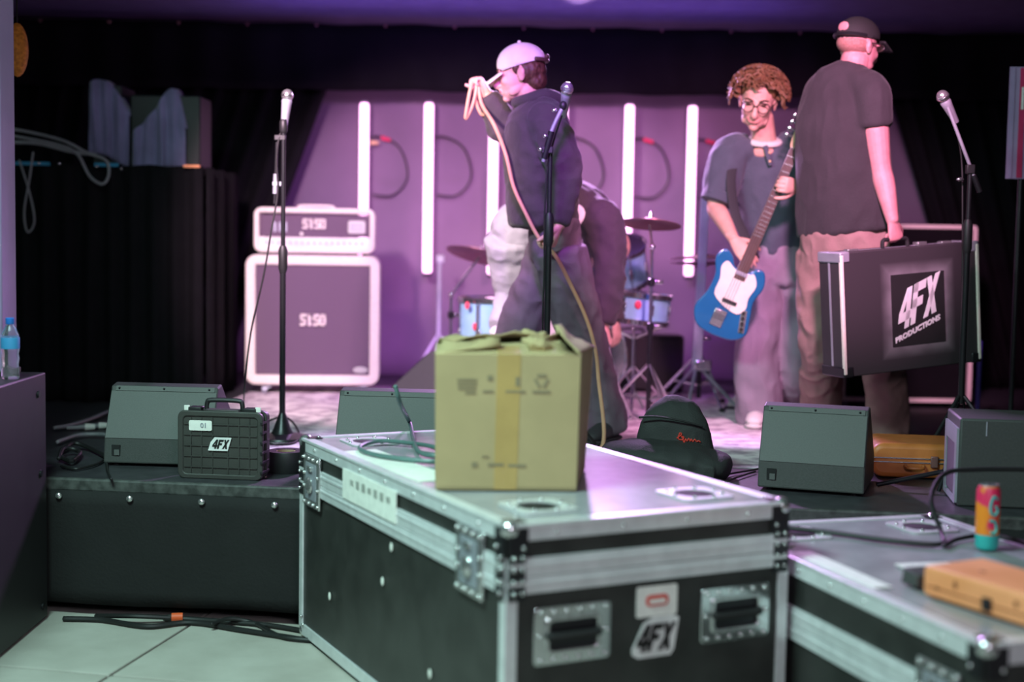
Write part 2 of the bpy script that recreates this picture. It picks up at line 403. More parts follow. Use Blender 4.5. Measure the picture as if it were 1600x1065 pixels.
lp.build('trim_stage_lip', 'lip', stage, smooth=False, bevel=0.008)

def sheet(rows, m, name, parent=None, thick=0.004, world=False):
    """rows: list of lists of points"""
    nr, nc = len(rows), len(rows[0]); mb = MB()
    mb.add([p for r in rows for p in r], [(i * nc + k, i * nc + k + 1, (i + 1) * nc + k + 1, (i + 1) * nc + k) for i in range(nr - 1) for k in range(nc - 1)])
    o = mb.build(name, m, parent, smooth=False, world=world)
    o.data.shade_smooth()
    s = o.modifiers.new('solid', 'SOLIDIFY'); s.thickness = thick; s.offset = 0
    return o
def pleat(x0, x1, y, z0, z1, nx, nz, amp, k, seed, flare=0.3):
    rows = []
    for j in range(nz + 1):
        t = j / nz; z = z1 + (z0 - z1) * t; xa, xb = x0(z) if callable(x0) else x0, x1(z) if callable(x1) else x1
        r = []
        for i in range(nx + 1):
            u = i / nx; ph = 2 * PI * (k * u + 0.35 * noise.noise(V((u * 5 + seed, seed, 0))))
            d = amp * (0.6 + flare * t) * math.sin(ph) + amp * 0.9 * noise.noise(V((u * k * 0.7 + seed, t * 1.3, seed)))
            r.append((xa + (xb - xa) * u, y + d, z + 0.004 * math.sin(ph * 0.5)))
        rows.append(r)
    return rows

# stage skirt with its snap fasteners
rows = []
for j in range(9):
    t = j / 8; z = 0.468 - t * 0.42; r = []
    for i in range(141):
        u = i / 140; x = xl + (xr - xl) * u
        d = 0.030 + 0.012 * t * noise.noise(V((x * 2.2, t * 0.8, 3))) + 0.004 * noise.noise(V((x * 9, t * 2, 1)))
        r.append((x + n.x * d, edge_y(x) + n.y * d, z + (0.012 * noise.noise(V((x * 1.7, 5, 0))) if j == 8 else 0)))
    rows.append(r)
sk = tag(sheet(rows, 'skirt', 'stage_skirt'), 'black fabric skirt hung along the stage front with white snap fasteners', 'stage skirt')
sn = MB().lathe([(0.012, 0), (0.012, 0.004), (0.007, 0.009), (0.0, 0.010)], R=Matrix.Rotation(PI / 2, 3, 'X'), seg=12).mesh('fastener')
for k in range(14):
    x = -1.66 + k * 0.272 - 0.0
    o = link('fastener', sn, 'steel', sk); o.location = (x + n.x * 0.040, edge_y(x) + n.y * 0.040, 0.448)

# curtains and backdrop
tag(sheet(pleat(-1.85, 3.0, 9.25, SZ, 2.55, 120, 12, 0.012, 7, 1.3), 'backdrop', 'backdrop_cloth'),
    'smooth dark grey backdrop cloth lit and tinted purple behind the light tubes', 'backdrop')
def lerp_edge(p, q): return lambda z: p[0] + (q[0] - p[0]) * (p[2] - z) / (p[2] - q[2])
eL = lerp_edge((-1.194, 8.95, 2.291), (-1.677, 8.95, 0.95)); eR = lerp_edge((2.338, 8.95, 2.333), (2.777, 8.95, 1.024))
tag(sheet(pleat(-3.9, lambda z: max(eL(z), -1.75), 8.98, SZ, 2.60, 160, 22, 0.035, 17, 2.1), 'curtain', 'stage_curtain'),
    'black stage curtain tied back beside the cream amplifier stack', 'curtain', 'side curtains')
tag(sheet(pleat(lambda z: min(eR(z), 2.95), 4.1, 8.98, SZ, 2.60, 120, 22, 0.035, 13, 7.7), 'curtain', 'stage_curtain'),
    'black stage curtain tied back behind the microphone with the slanted boom', 'curtain', 'side curtains')
va = tag(sheet(pleat(-3.95, 4.1, 8.80, 2.30, 2.70, 220, 6, 0.02, 26, 4.4, 0.1), 'curtain', 'valance_curtain'),
    'black valance hanging under the ceiling above the light tubes', 'valance')
gm = MB().ell((0, 0, 0), 0.009, nu=8, nv=6).mesh('grommet')
for k in range(12):
    o = link('grommet', gm, 'brass', va); o.location = (-2.9 + k * 0.42, 8.765, 2.685)

# rug
ra = R_(-4)
rg = thing('area_rug', 'worn pale patterned rug spread under the drum kit and musicians', 'rug', (-0.08, 7.12, SZ), ra)
MB().box((0, 0, 0.0015), (2.95, 2.66, 0.003)).build('pile', 'rug', rg, smooth=False)
bd = MB()
for s in (-1, 1):
    bd.box((0, s * 1.30, 0.0018), (2.93, 0.10, 0.004)); bd.box((s * 1.43, 0, 0.0018), (0.10, 2.5, 0.004))
bd.build('border', 'rug_border', rg, smooth=False)

# ================================================================== light tubes
nb = ['beside the amplifier head', 'above the small stage wedge', 'rising beside the raised hand in front of the cream cap', 'half hidden behind the hooded sweatshirt', 'rising behind the tilted crash cymbal', 'rising behind the hi-hat cymbals']
tops = [(-0.96, 9.1, 2.25), (-0.55, 9.1, 2.256), (-0.138, 9.1, 2.255), (0.3, 9.1, 2.262), (0.722, 9.1, 2.265), (1.121, 9.1, 2.264)]
for i, tp in enumerate(tops):
    t = thing('light_tube', 'glowing pink white light tube ' + nb[i], 'light tube', (tp[0], tp[1], tp[2] - 1.075), 0, 'row of light tubes')
    MB().lathe([(0.02, 0), (0.027, 0.008), (0.028, 0.02), (0.028, 1.055), (0.026, 1.07), (0.016, 1.075)], seg=20).build('diffuser', 'tube_glow', t)
    cp = MB(); cp.lathe([(0.022, -0.022), (0.029, -0.018), (0.029, 0.001), (0.02, 0.001)], seg=16); cp.build('end_cap', 'black_plastic', t)
    cp = MB(); cp.lathe([(0.02, 1.073), (0.024, 1.075), (0.018, 1.088), (0.0, 1.09)], seg=16); cp.build('end_cap', 'grey_metal', t)
    MB().box((0, 0.085, 0.85), (0.02, 0.14, 0.03)).build('bracket', 'black_plastic', t, smooth=False)
    if i in (0, 1, 3, 4, 5):
        MB().tube([(0.02, 0.06, 0.86), (0.10, 0.09, 0.87), (0.22, 0.10, 0.80), (0.27, 0.11, 0.62), (0.18, 0.10, 0.50), (0.05, 0.07, 0.50)], 0.006).build('power_cable', 'cable_black', t)
    if i in (0, 4, 5):
        MB().cyl((0.10, 0.075, 0.865), (0.16, 0.08, 0.85), 0.013, 0.010, 10).build('connector', 'red_plug', t)
    if i == 0: MB().cyl((0.035, 0.05, 0.83), (0.085, 0.06, 0.83), 0.012, 0.010, 10).build('connector', 'yellow_plug', t)
# thin stand between the tubes
pt = (-0.453, 8.75, 1.02)
t = thing('light_stand', 'thin grey telescopic stand behind the small stage wedge', 'stand', (pt[0], 8.75, SZ))
MB().cyl((0, 0, 0.02), (0, 0, 0.78), 0.014, seg=12).build('pole', 'grey_metal', t)
MB().box((0.005, -0.01, 0.77), (0.05, 0.04, 0.05)).build('clamp', 'grey_metal', t, bevel=0.006)
for k in range(3):
    a = 2 * PI * k / 3 + 0.4
    MB().cyl((0.01 * math.cos(a), 0.01 * math.sin(a), 0.3), (0.22 * math.cos(a), 0.22 * math.sin(a), 0.012), 0.008, seg=8).build('leg', 'grey_metal', t)

# ================================================================== amplifier stack
def rounded_shell(mb, w, h, d, r): mb.prism(rrect(w, h, r, 6, 0, h / 2), 0, d)
ax, ay = -1.128, 8.02
ca = R_(4.5)
t = thing('speaker_cabinet', 'large cream speaker cabinet with dark grille marked 5150', 'amplifier', (ax, ay, SZ), ca)
w_, h_, d_ = 0.755, 0.735, 0.35
for sx in (-1, 1):
    for y in (0.04, 0.28):
        c = MB(); c.cyl((sx * 0.27 - 0.012, y, 0.026), (sx * 0.27 + 0.012, y, 0.026), 0.026, seg=16); c.build('caster_wheel', 'grey_metal', t)
        MB().prism([(sx * 0.27 - 0.02, 0.03), (sx * 0.27 + 0.03, 0.058), (sx * 0.27 + 0.05, 0.058), (sx * 0.27 + 0.01, 0.02)], y - 0.02, y + 0.02).build('caster_fork', 'grey_metal', t, smooth=False)
z0 = 0.055
o = MB().ringframe([(x, z + z0) for x, z in rrect(w_, h_, 0.06, 6, 0, h_ / 2)], [(x, z + z0) for x, z in rrect(w_ - 0.115, h_ - 0.115, 0.004, 6, 0, h_ / 2)], 0, d_)
o.build('shell', 'cream', t, bevel=0.012, seg=3)
MB().box((0, d_ - 0.01, z0 + h_ / 2), (w_ - 0.1, 0.015, h_ - 0.1)).build('back_panel', 'black_plastic', t, smooth=False)
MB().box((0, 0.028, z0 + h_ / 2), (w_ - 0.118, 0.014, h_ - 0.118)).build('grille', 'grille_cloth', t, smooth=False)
word(t, '5150', 0.0, z0 + 0.37, 0.145, 0.066, 0.008, 0.022, 'cream', gap=0.05)
MB().lathe([(0.0, 0), (0.04, 0), (0.042, 0.006), (0.0, 0.008)], seg=20, R=Matrix.Rotation(PI / 2, 3, 'X') @ Matrix.Diagonal((1, 0.45, 1))).build('badge', 'badge', t).location = (0.27, 0.021, z0 + 0.088)
hz = SZ + z0 + h_
t = thing('amplifier_head', 'cream amplifier head marked 5150 sitting on its speaker cabinet', 'amplifier', (ax + 0.005, ay + 0.02, hz), ca)
w_, h_, d_ = 0.68, 0.255, 0.28
for sx in (-1, 1):
    for y in (0.03, 0.25): MB().cyl((sx * 0.28, y, 0), (sx * 0.28, y, 0.012), 0.016, seg=10).build('foot', 'black_rubber', t)
z0 = 0.012
MB().ringframe([(x, z + z0) for x, z in rrect(w_, h_, 0.045, 6, 0, h_ / 2)], [(x, z + z0) for x, z in rrect(w_ - 0.062, h_ - 0.062, 0.004, 6, 0, h_ / 2)], 0, d_).build('shell', 'cream', t, bevel=0.010, seg=3)
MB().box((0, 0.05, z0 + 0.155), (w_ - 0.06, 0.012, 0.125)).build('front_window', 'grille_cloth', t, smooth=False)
MB().box((0, 0.03, z0 + 0.058), (w_ - 0.062, 0.03, 0.062)).build('control_panel', 'ivory_panel', t, smooth=False)
word(t, '5150', -0.005, z0 + 0.165, 0.13, 0.056, 0.030, 0.044, 'cream', gap=0.05)
kn = MB().lathe([(0.008, 0), (0.007, 0.014), (0.0, 0.015)], seg=10, R=Matrix.Rotation(PI / 2, 3, 'X')).mesh('knob')
for k in range(17):
    o = link('knob', kn, 'grey_metal', t); o.location = (-0.27 + k * 0.0335, 0.015, z0 + 0.058)
MB().prism(rrect(0.10, 0.075, 0.012, 4, 0.235, z0 + 0.150), 0.030, 0.046).build('badge', 'badge', t, bevel=0.004)
MB().prism(rrect(0.07, 0.045, 0.01, 4, 0.235, z0 + 0.150), 0.026, 0.031).build('badge_emblem', 'grey_metal', t)
for x in (-0.225, -0.195, -0.165): MB().box((x, 0.042, z0 + 0.145), (0.014, 0.006, 0.055)).build('glint_bar', 'grey_metal', t, smooth=False)  # pale bars drawn for the white reflections left of the logo
MB().cyl((-0.075, 0.03, z0 + 0.108), (-0.075, 0.045, z0 + 0.108), 0.01, seg=10).build('pilot_lamp', 'ivory_panel', t)
MB().tube([(-0.10, 0.14, z0 + h_), (-0.08, 0.14, z0 + h_ + 0.012), (0.08, 0.14, z0 + h_ + 0.012), (0.10, 0.14, z0 + h_)], 0.008).build('carry_handle', 'cream', t)

# black bass cabinet with pale edging, in the dark behind the carried case
p0, p1 = (1.839, 7.9, 0.554), (2.564, 7.9, 1.528)
bw = p1[0] - p0[0]; bh = p1[2] - SZ - 0.03
t = thing('bass_cabinet', 'tall black bass cabinet with pale metal edging behind the carried case', 'amplifier', ((p0[0] + p1[0]) / 2, 7.9, SZ))
MB().prism(rrect(bw, bh, 0.02, 3, 0, 0.03 + bh / 2), 0.01, 0.40).build('body', 'case_tolex', t)
MB().ringframe([(x, z + 0.03) for x, z in rrect(bw, bh, 0.02, 3, 0, bh / 2)], [(x, z + 0.03) for x, z in rrect(bw - 0.045, bh - 0.045, 0.01, 3, 0, bh / 2)], -0.012, 0.014).build('edge_trim', 'cream', t)
MB().box((0, 0.004, 0.03 + bh / 2), (bw - 0.06, 0.014, bh - 0.06)).build('grille', 'black_cloth', t, smooth=False)
for sx in (-1, 1): MB().box((sx * bw * 0.38, 0.2, 0.015), (0.05, 0.3, 0.03)).build('skid', 'black_rubber', t, smooth=False)

# ================================================================== monitor wedges
def wedge(loc, rot, label, w=0.40, k=1.0, handle=True):
    t = thing('stage_monitor', label, 'monitor speaker', loc, rot, 'floor monitors')
    prof = [(0.0, 0.012), (0.012, 0.108 * k), (0.098 * k, 0.305 * k), (0.15 * k, 0.315 * k), (0.40 * k, 0.10 * k), (0.40 * k, 0.012)]
    mb = MB(); nn = len(prof)
    mb.add([(-w / 2, y, z) for y, z in prof] + [(w / 2, y, z) for y, z in prof],
           [tuple(range(nn - 1, -1, -1)), tuple(range(nn, 2 * nn))] + [(i, (i + 1) % nn, (i + 1) % nn + nn, i + nn) for i in range(nn)])
    mb.build('enclosure', 'wedge_body', t, smooth=False, bevel=0.006)
    a, b = V((0, 0.012, 0.108 * k)), V((0, 0.098 * k, 0.305 * k)); d = (b - a).normalized(); nrm = V((0, -d.z, d.y))
    def quad(u0, u1, x0, x1, off, th, name, m):
        P = [a + d * ((b - a).length * u0) + nrm * off, a + d * ((b - a).length * u1) + nrm * off]
        bt = [P[0] + V((x0, 0, 0)), P[0] + V((x1, 0, 0)), P[1] + V((x1, 0, 0)), P[1] + V((x0, 0, 0))]
        return MB().hexa(bt, [q + nrm * th for q in bt]).build(name, m, t, smooth=False, bevel=0.001)
    quad(0.0, 0.90, -w / 2 + 0.004, w / 2 - 0.004, -0.001, 0.004, 'slope_panel', 'wedge_grille')
    quad(0.905, 1.0, -w / 2 + 0.02, w / 2 - 0.012, -0.001, 0.004, 'top_strip', 'wedge_grille')
    for x in (-0.42, 0.0, 0.42):
        q = a + d * ((b - a).length * 0.952) + nrm * 0.004 + V((x * w, 0, 0))
        MB().ell(q, 0.0045, nu=8, nv=5).build('screw', 'black_metal', t)
    hx = -w / 2 + 0.05
    MB().box((hx, 0.0045, 0.062), (0.034, 0.006, 0.042)).build('socket_recess', 'recess_shade', t, smooth=False)  # flat dark block in place of a shaded socket hollow
    MB().box((hx + 0.004, 0.001, 0.054), (0.020, 0.006, 0.022)).build('socket', 'wedge_grille', t, smooth=False)
    q = V((0, 0.27 * k, 0.21 * k))
    MB().box(q + V((0, 0.004, 0.004)), (w - 0.04, 0.26 * k, 0.006), Matrix.Rotation(-math.atan2(0.215, 0.25), 3, 'X')).build('speaker_grille', 'black_metal', t, smooth=False)
    for sx in (-1, 1):
        for y in (0.04, 0.36): MB().cyl((sx * (w / 2 - 0.04), y * k, 0), (sx * (w / 2 - 0.04), y * k, 0.013), 0.012, seg=8).build('foot', 'black_rubber', t)
    return t
wedge((-1.375, 5.49, SZ), R_(-4), 'dark floor monitor behind the small ribbed case with 4FX sticker', 0.43)
wedge((-0.475, 5.44, SZ), R_(-6), 'dark floor monitor behind the flight case beside the carton', 0.42)
wedge((1.098, 5.145, SZ), R_(-19), 'dark floor monitor beside the brown guitar case', 0.385)
p = (-0.516, 7.942, 0.51)
wedge((-0.22, 7.50, SZ), R_(62), 'small purple lit wedge monitor beside the cream speaker cabinet', 0.34, 0.98)

# ================================================================== small ribbed case with 4FX sticker
t = thing('utility_case', 'small black ribbed utility case with 4FX sticker on stage edge', 'case', (-1.080, 5.235, SZ), R_(-7))
w_, h_, d_ = 0.315, 0.245, 0.12
MB().prism(rrect(w_, h_, 0.022, 4, 0, h_ / 2 + 0.004), 0.012, d_).build('shell', 'peli', t, bevel=0.006)
MB().ringframe(rrect(w_ + 0.012, h_ + 0.010, 0.026, 4, 0, h_ / 2 + 0.005), rrect(w_ - 0.03, h_ - 0.03, 0.016, 4, 0, h_ / 2 + 0.004), 0.006, 0.022).build('front_rim', 'peli', t, bevel=0.004)
MB().ringframe(rrect(w_ + 0.014, h_ + 0.012, 0.026, 4, 0, h_ / 2 + 0.006), rrect(w_ - 0.01, h_ - 0.01, 0.02, 4, 0, h_ / 2 + 0.004), 0.055, 0.072).build('seam_rim', 'peli', t, bevel=0.003)
for k in range(5): MB().box((0, 0.010, 0.045 + k * 0.040), (w_ - 0.035, 0.006, 0.004)).build('rib', 'peli', t, smooth=False)
for x in (-0.112, -0.072, -0.03, 0.03, 0.072, 0.112): MB().box((x, 0.0105, h_ / 2 + 0.004), (0.004, 0.006, h_ - 0.035)).build('rib', 'peli', t, smooth=False)
for k in range(6): MB().box((w_ / 2 + 0.003, 0.045, 0.03 + k * 0.037), (0.010, 0.09, 0.008)).build('side_rib', 'black_plastic', t, smooth=False)
MB().tube([(-0.07, 0.06, h_), (-0.067, 0.06, h_ + 0.035), (-0.05, 0.06, h_ + 0.045), (0.05, 0.06, h_ + 0.045), (0.067, 0.06, h_ + 0.035), (0.07, 0.06, h_)], 0.009, 8, 5).build('carry_handle', 'black_plastic', t)
MB().box((0, 0.05, h_ + 0.006), (0.13, 0.05, 0.014)).build('handle_mount', 'peli', t, bevel=0.003)
for sx in (-1, 1):
    MB().box((sx * 0.105, 0.05, h_ + 0.010), (0.05, 0.05, 0.022)).build('latch', 'black_plastic', t, bevel=0.004)
    MB().box((sx * 0.137, 0.035, h_ + 0.016), (0.022, 0.006, 0.020)).build('tag', 'paper', t, bevel=0.002)
MB().prism(rrect(0.088, 0.038, 0.006, 3, -0.075, 0.200), 0.005, 0.008).build('label', 'paper', t, smooth=False)
text_part(t, '01', 0.026, (-0.062, 0.0045, 0.200), 'grey_metal', name='label_print', offset=0.0006)
MB().prism([(-0.045, 0.108), (0.03, 0.108), (0.045, 0.158), (-0.02, 0.158), (-0.035, 0.140)], 0.004, 0.0065).build('sticker', 'white_print', t, smooth=False)
word(t, '4FX', 0.003, 0.133, 0.058, 0.034, 0.002, 0.005, 'ink', gap=0.06, shear=0.28)

# ================================================================== flight cases
riv = MB().ell((0, 0, 0), 0.0062, nu=8, nv=5).mesh('rivet')
def flight_case(label, loc, rot, W_, L_, H_, dishes, latches, group='aluminium edged flight cases', top='case_top', zs=(0.043, 0.043, 0.093), second=False):
    t = thing('flight_case', label, 'flight case', loc, rot, group)
    x0, y0 = W_ / 2, L_ / 2; zl = H_ - zs[0] - zs[1]; zb = zl - zs[2]
    MB().box((0, 0, (zb + 0.01) / 2 + 0.01), (W_ - 0.008, L_ - 0.008, zb)).build('body', 'case_panel', t, smooth=False)
    MB().box((0, 0, (H_ + zl) / 2 - 0.02), (W_ - 0.008, L_ - 0.008, H_ - zl + 0.03)).build('lid', 'case_panel', t, smooth=False)
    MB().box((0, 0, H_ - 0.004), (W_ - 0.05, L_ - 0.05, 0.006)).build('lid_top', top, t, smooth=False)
    def rivet(x, y, z):
        o = link('rivet', riv, 'steel', t); o.location = (x, y, z)
    # edge extrusions
    for s in (-1, 1):
        mb = MB(); mb.box((s * (x0 - 0.001), 0, H_ - zs[0] / 2), (0.006, L_ - 0.05, zs[0])); mb.box((s * (x0 - 0.016), 0, H_ - 0.001), (0.032, L_ - 0.05, 0.005)); mb.box((s * x0, 0, H_ - 0.003), (0.010, L_ - 0.05, 0.010))
        mb.build('edge_profile', 'alu', t, smooth=False, bevel=0.0015)
        mb = MB(); mb.box((0, s * (y0 - 0.001), H_ - zs[0] / 2), (W_ - 0.05, 0.006, zs[0])); mb.box((0, s * (y0 - 0.016), H_ - 0.001), (W_ - 0.05, 0.032, 0.005)); mb.box((0, s * y0, H_ - 0.003), (W_ - 0.05, 0.010, 0.010))
        mb.build('edge_profile', 'alu', t, smooth=False, bevel=0.0015)
        for zc, hh, nm in ((zl - zs[2] * 0.26, zs[2] * 0.5, 'lid_rail'), (zl - zs[2] * 0.76, zs[2] * 0.46, 'body_rail')):
            for gx in (0,):
                mb = MB(); mb.box((s * x0, 0, zc), (0.010, L_ - 0.01, hh)); mb.box((s * (x0 + 0.004), 0, zc + hh * 0.12), (0.006, L_ - 0.01, hh * 0.22)); mb.build(nm, 'alu', t, smooth=False, bevel=0.0015)
                mb = MB(); mb.box((0, s * y0, zc), (W_ - 0.01, 0.010, hh)); mb.box((0, s * (y0 + 0.004), zc + hh * 0.12), (W_ - 0.01, 0.006, hh * 0.22)); mb.build(nm, 'alu', t, smooth=False, bevel=0.0015)
        for u in (-1, 1):
            mb = MB(); mb.box((s * (x0 - 0.015), u * (y0 - 0.001), zb / 2 + 0.02), (0.034, 0.007, zb - 0.04)); mb.box((s * (x0 - 0.001), u * (y0 - 0.015), zb / 2 + 0.02), (0.007, 0.034, zb - 0.04))
            mb.build('corner_profile', 'alu', t, smooth=False, bevel=0.0015)
        mb = MB(); mb.box((s * (x0 - 0.001), 0, 0.035), (0.007, L_ - 0.05, 0.04)); mb.build('base_profile', 'alu', t, smooth=False, bevel=0.0015)
        mb = MB(); mb.box((0, s * (y0 - 0.001), 0.035), (W_ - 0.05, 0.007, 0.04)); mb.build('base_profile', 'alu', t, smooth=False, bevel=0.0015)
    for sx in (-1, 1):
        for sy in (-1, 1):
            mb = MB(); mb.ell((sx * (x0 - 0.016), sy * (y0 - 0.016), H_ - 0.014), 0.026, nu=16, nv=12)
            mb.build('ball_corner', 'steel', t)
            mb = MB(); mb.box((sx * (x0 + 0.003), sy * (y0 - 0.032), H_ - 0.045), (0.005, 0.055, 0.075)); mb.box((sx * (x0 - 0.032), sy * (y0 + 0.003), H_ - 0.045), (0.055, 0.005, 0.075))
            mb.box((sx * (x0 - 0.036), sy * (y0 - 0.036), H_ + 0.002), (0.052, 0.052, 0.004))
            mb.build('corner_plate', 'black_metal', t, smooth=False, bevel=0.002)
            mb = MB(); mb.box((sx * (x0 + 0.004), sy * (y0 - 0.028), zl - zs[2] / 2), (0.005, 0.048, zs[2] + 0.03)); mb.box((sx * (x0 - 0.028), sy * (y0 + 0.004), zl - zs[2] / 2), (0.048, 0.005, zs[2] + 0.03))
            mb.build('corner_brace', 'black_metal', t, smooth=False, bevel=0.001)
            for dz in (-0.042, -0.012, 0.018, 0.048):
                rivet(sx * (x0 + 0.008), sy * (y0 - 0.018), zl - zs[2] / 2 + dz); rivet(sx * (x0 - 0.018), sy * (y0 + 0.008), zl - zs[2] / 2 + dz); rivet(sx * (x0 - 0.042), sy * (y0 + 0.008), zl - zs[2] / 2 + dz)
            for q in ((x0 + 0.006, y0 - 0.045, H_ - 0.06), (x0 - 0.045, y0 + 0.006, H_ - 0.06), (x0 - 0.05, y0 - 0.05, H_ + 0.005)): rivet(sx * q[0], sy * q[1], q[2])
            mb = MB(); mb.ell((sx * (x0 - 0.02), sy * (y0 - 0.02), 0.027), 0.027, nu=14, nv=10); mb.build('ball_corner', 'steel', t)
            rivet(sx * (x0 + 0.004), sy * (y0 - 0.05), 0.055); rivet(sx * (x0 + 0.004), sy * (y0 - 0.03), 0.08)
    # rivets along the edges
    for s in (-1, 1):
        for k in range(7): 
            rivet(s * (x0 + 0.002), -y0 + 0.16 + k * (L_ - 0.32) / 6, H_ - zs[0] * 0.55)
        for k in range(4): rivet(-x0 + 0.14 + k * (W_ - 0.28) / 3, s * (y0 + 0.002), H_ - zs[0] * 0.55)
    # stacking dishes on the lid
    for dx, dy in dishes:
        d = MB().ringframe(rrect(0.17, 0.17, 0.02, 3), rrect(0.115, 0.115, 0.05, 3), 0, 0.004).build('wheel_dish', 'alu', t)
        d.rotation_euler = (PI / 2, 0, 0); d.location = (dx, dy, H_ + 0.0002)
        c = MB().lathe([(0.062, 0), (0.060, 0.0015), (0.0, 0.0015)], seg=20).build('dish_cup', 'recess_shade', t); c.location = (dx, dy, H_ - 0.0005)  # dish_cup: flat dark disc drawn for the shade inside the dish
        for k in range(8):
            a = PI / 4 * k + 0.2; rivet(dx + 0.078 * math.cos(a), dy + 0.078 * math.sin(a), H_ + 0.005)
    # butterfly latches on the long sides
    for s, yl in latches:
        zc = zl - zs[2] * 0.5
        MB().box((s * (x0 + 0.007), yl, zc), (0.010, 0.165, 0.180)).build('latch_plate', 'steel', t, bevel=0.004)
        MB().box((s * (x0 + 0.0115), yl, zc), (0.004, 0.105, 0.125)).build('latch_recess', 'grey_metal', t, smooth=False)
        mb = MB(); mb.ell((s * (x0 + 0.018), yl, zc - 0.012), (0.010, 0.030, 0.030), nu=12, nv=8); mb.box((s * (x0 + 0.020), yl, zc - 0.012), (0.012, 0.012, 0.056)); mb.build('butterfly', 'steel', t)
        MB().box((s * (x0 + 0.016), yl, zc + 0.045), (0.012, 0.040, 0.018)).build('hook', 'steel', t, bevel=0.003)
        for dy in (-0.070, -0.023, 0.023, 0.070):
            for dz in (-0.078, 0.078): rivet(s * (x0 + 0.013), yl + dy, zc + dz)
        for dz in (-0.022, 0.022):
            for dy in (-0.070, 0.070): rivet(s * (x0 + 0.013), yl + dy, zc + dz)
    return t, rivet
def recessed_handle(t, rivet, cx, yf, cz, w=0.225, h=0.150):
    MB().ringframe(rrect(w, h, 0.012, 3, cx, cz), rrect(w - 0.065, h - 0.055, 0.015, 3, cx, cz), yf - 0.006, yf + 0.002).build('handle_plate', 'chrome', t, bevel=0.002)
    MB().box((cx, yf - 0.0005, cz), (w - 0.06, 0.003, h - 0.05)).build('cup_shade', 'black_metal', t, smooth=False)  # flat dark plate stands in for the shaded hollow behind the grip
    MB().ringframe(rrect(w - 0.062, h - 0.052, 0.014, 3, cx, cz), rrect(w - 0.085, h - 0.075, 0.01, 3, cx, cz), yf - 0.012, yf - 0.004).build('handle_bezel', 'steel', t, bevel=0.003)
    mb = MB(); mb.tube([(cx - w * 0.31, yf - 0.010, cz + 0.004), (cx - w * 0.28, yf - 0.018, cz), (cx + w * 0.28, yf - 0.018, cz), (cx + w * 0.31, yf - 0.010, cz + 0.004)], 0.0105, 8, 4); mb.build('handle_grip', 'black_rubber', t)
    for k in range(6):
        for s in (-1, 1): rivet(cx - w / 2 + 0.018 + k * (w - 0.036) / 5, yf - 0.008, cz + s * (h / 2 - 0.013))
    for s in (-1, 1): rivet(cx + s * (w / 2 - 0.014), yf - 0.008, cz)

th1 = R_(26.6); nW, nL = 0.873, 1.64
n1 = V((math.cos(th1), math.sin(th1), 0)); t1 = V((-math.sin(th1), math.cos(th1), 0))
c1 = V((-0.005, 3.505, 0)) + n1 * nW / 2 + t1 * nL / 2
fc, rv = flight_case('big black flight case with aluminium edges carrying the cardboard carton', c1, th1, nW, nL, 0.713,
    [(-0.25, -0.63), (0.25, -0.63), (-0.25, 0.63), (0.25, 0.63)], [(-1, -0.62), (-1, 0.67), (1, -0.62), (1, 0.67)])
yf = -nL / 2
recessed_handle(fc, rv, -0.245, yf, 0.420); recessed_handle(fc, rv, 0.262, yf, 0.420)
MB().prism(rrect(0.125, 0.082, 0.006, 3, 0.010, 0.478), yf - 0.003, yf + 0.001).build('maker_plate', 'paper', fc, smooth=False)
MB().prism(rrect(0.07, 0.03, 0.012, 4, 0.010, 0.480), yf - 0.0045, yf).build('plate_print', 'red_ink', fc, smooth=False)
MB().box((0.010, yf - 0.005, 0.478), (0.05, 0.002, 0.012)).build('plate_print', 'paper', fc, smooth=False)
MB().prism([(-0.062, 0.338), (-0.045, 0.328), (0.055, 0.328), (0.066, 0.342), (0.080, 0.428), (0.062, 0.436), (0.0, 0.436), (-0.030, 0.420), (-0.064, 0.352)], yf - 0.003, yf + 0.001).build('sticker', 'white_print', fc, smooth=False)
word(fc, '4FX', 0.006, 0.381, 0.106, 0.072, yf - 0.006, yf - 0.001, 'ink', gap=0.05, shear=0.28)
MB().box((-nW / 2 - 0.007, 0.13, 0.628), (0.003, 0.46, 0.096)).build('paper_label', 'paper', fc, smooth=False)
for k in range(7): MB().box((-nW / 2 - 0.0088, 0.13 - 0.17 + k * 0.052, 0.642), (0.002, 0.030, 0.026 if k % 3 else 0.018)).build('label_print', 'badge', fc, smooth=False)
for (y_, z_) in ((-0.05, 0.5), (0.02, 0.38), (0.5, 0.22), (-0.35, 0.2)): MB().ell((-nW / 2 - 0.001, y_, z_), (0.003, 0.010, 0.014)).build('scuff', 'paper', fc)
MB().box((-0.345, 0.15, 0.7135), (0.13, 0.62, 0.0016), Matrix.Rotation(R_(2), 3, 'Z')).build('pale_strip', 'paper', fc, smooth=False)  # thin pale strip lying flat on the lid

th2 = R_(17.6)
n2 = V((math.cos(th2), math.sin(th2), 0)); t2 = V((-math.sin(th2), math.cos(th2), 0)); w2, l2 = 0.765, 1.325
c2 = n2 * (1.945 + w2 / 2) + t2 * (2.626 + l2 / 2)
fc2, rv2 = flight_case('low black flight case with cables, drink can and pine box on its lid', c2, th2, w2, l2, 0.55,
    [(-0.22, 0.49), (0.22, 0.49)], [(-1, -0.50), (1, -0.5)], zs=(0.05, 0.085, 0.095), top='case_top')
def on2(x, y, z=0.0): return c2 + n2 * x + t2 * y + V((0, 0, 0.5535 + z))
MB().box((-w2 / 2 + 0.055, 0.05, 0.5525), (0.055, 0.42, 0.002)).build('label_tape', 'paper', fc2, smooth=False)

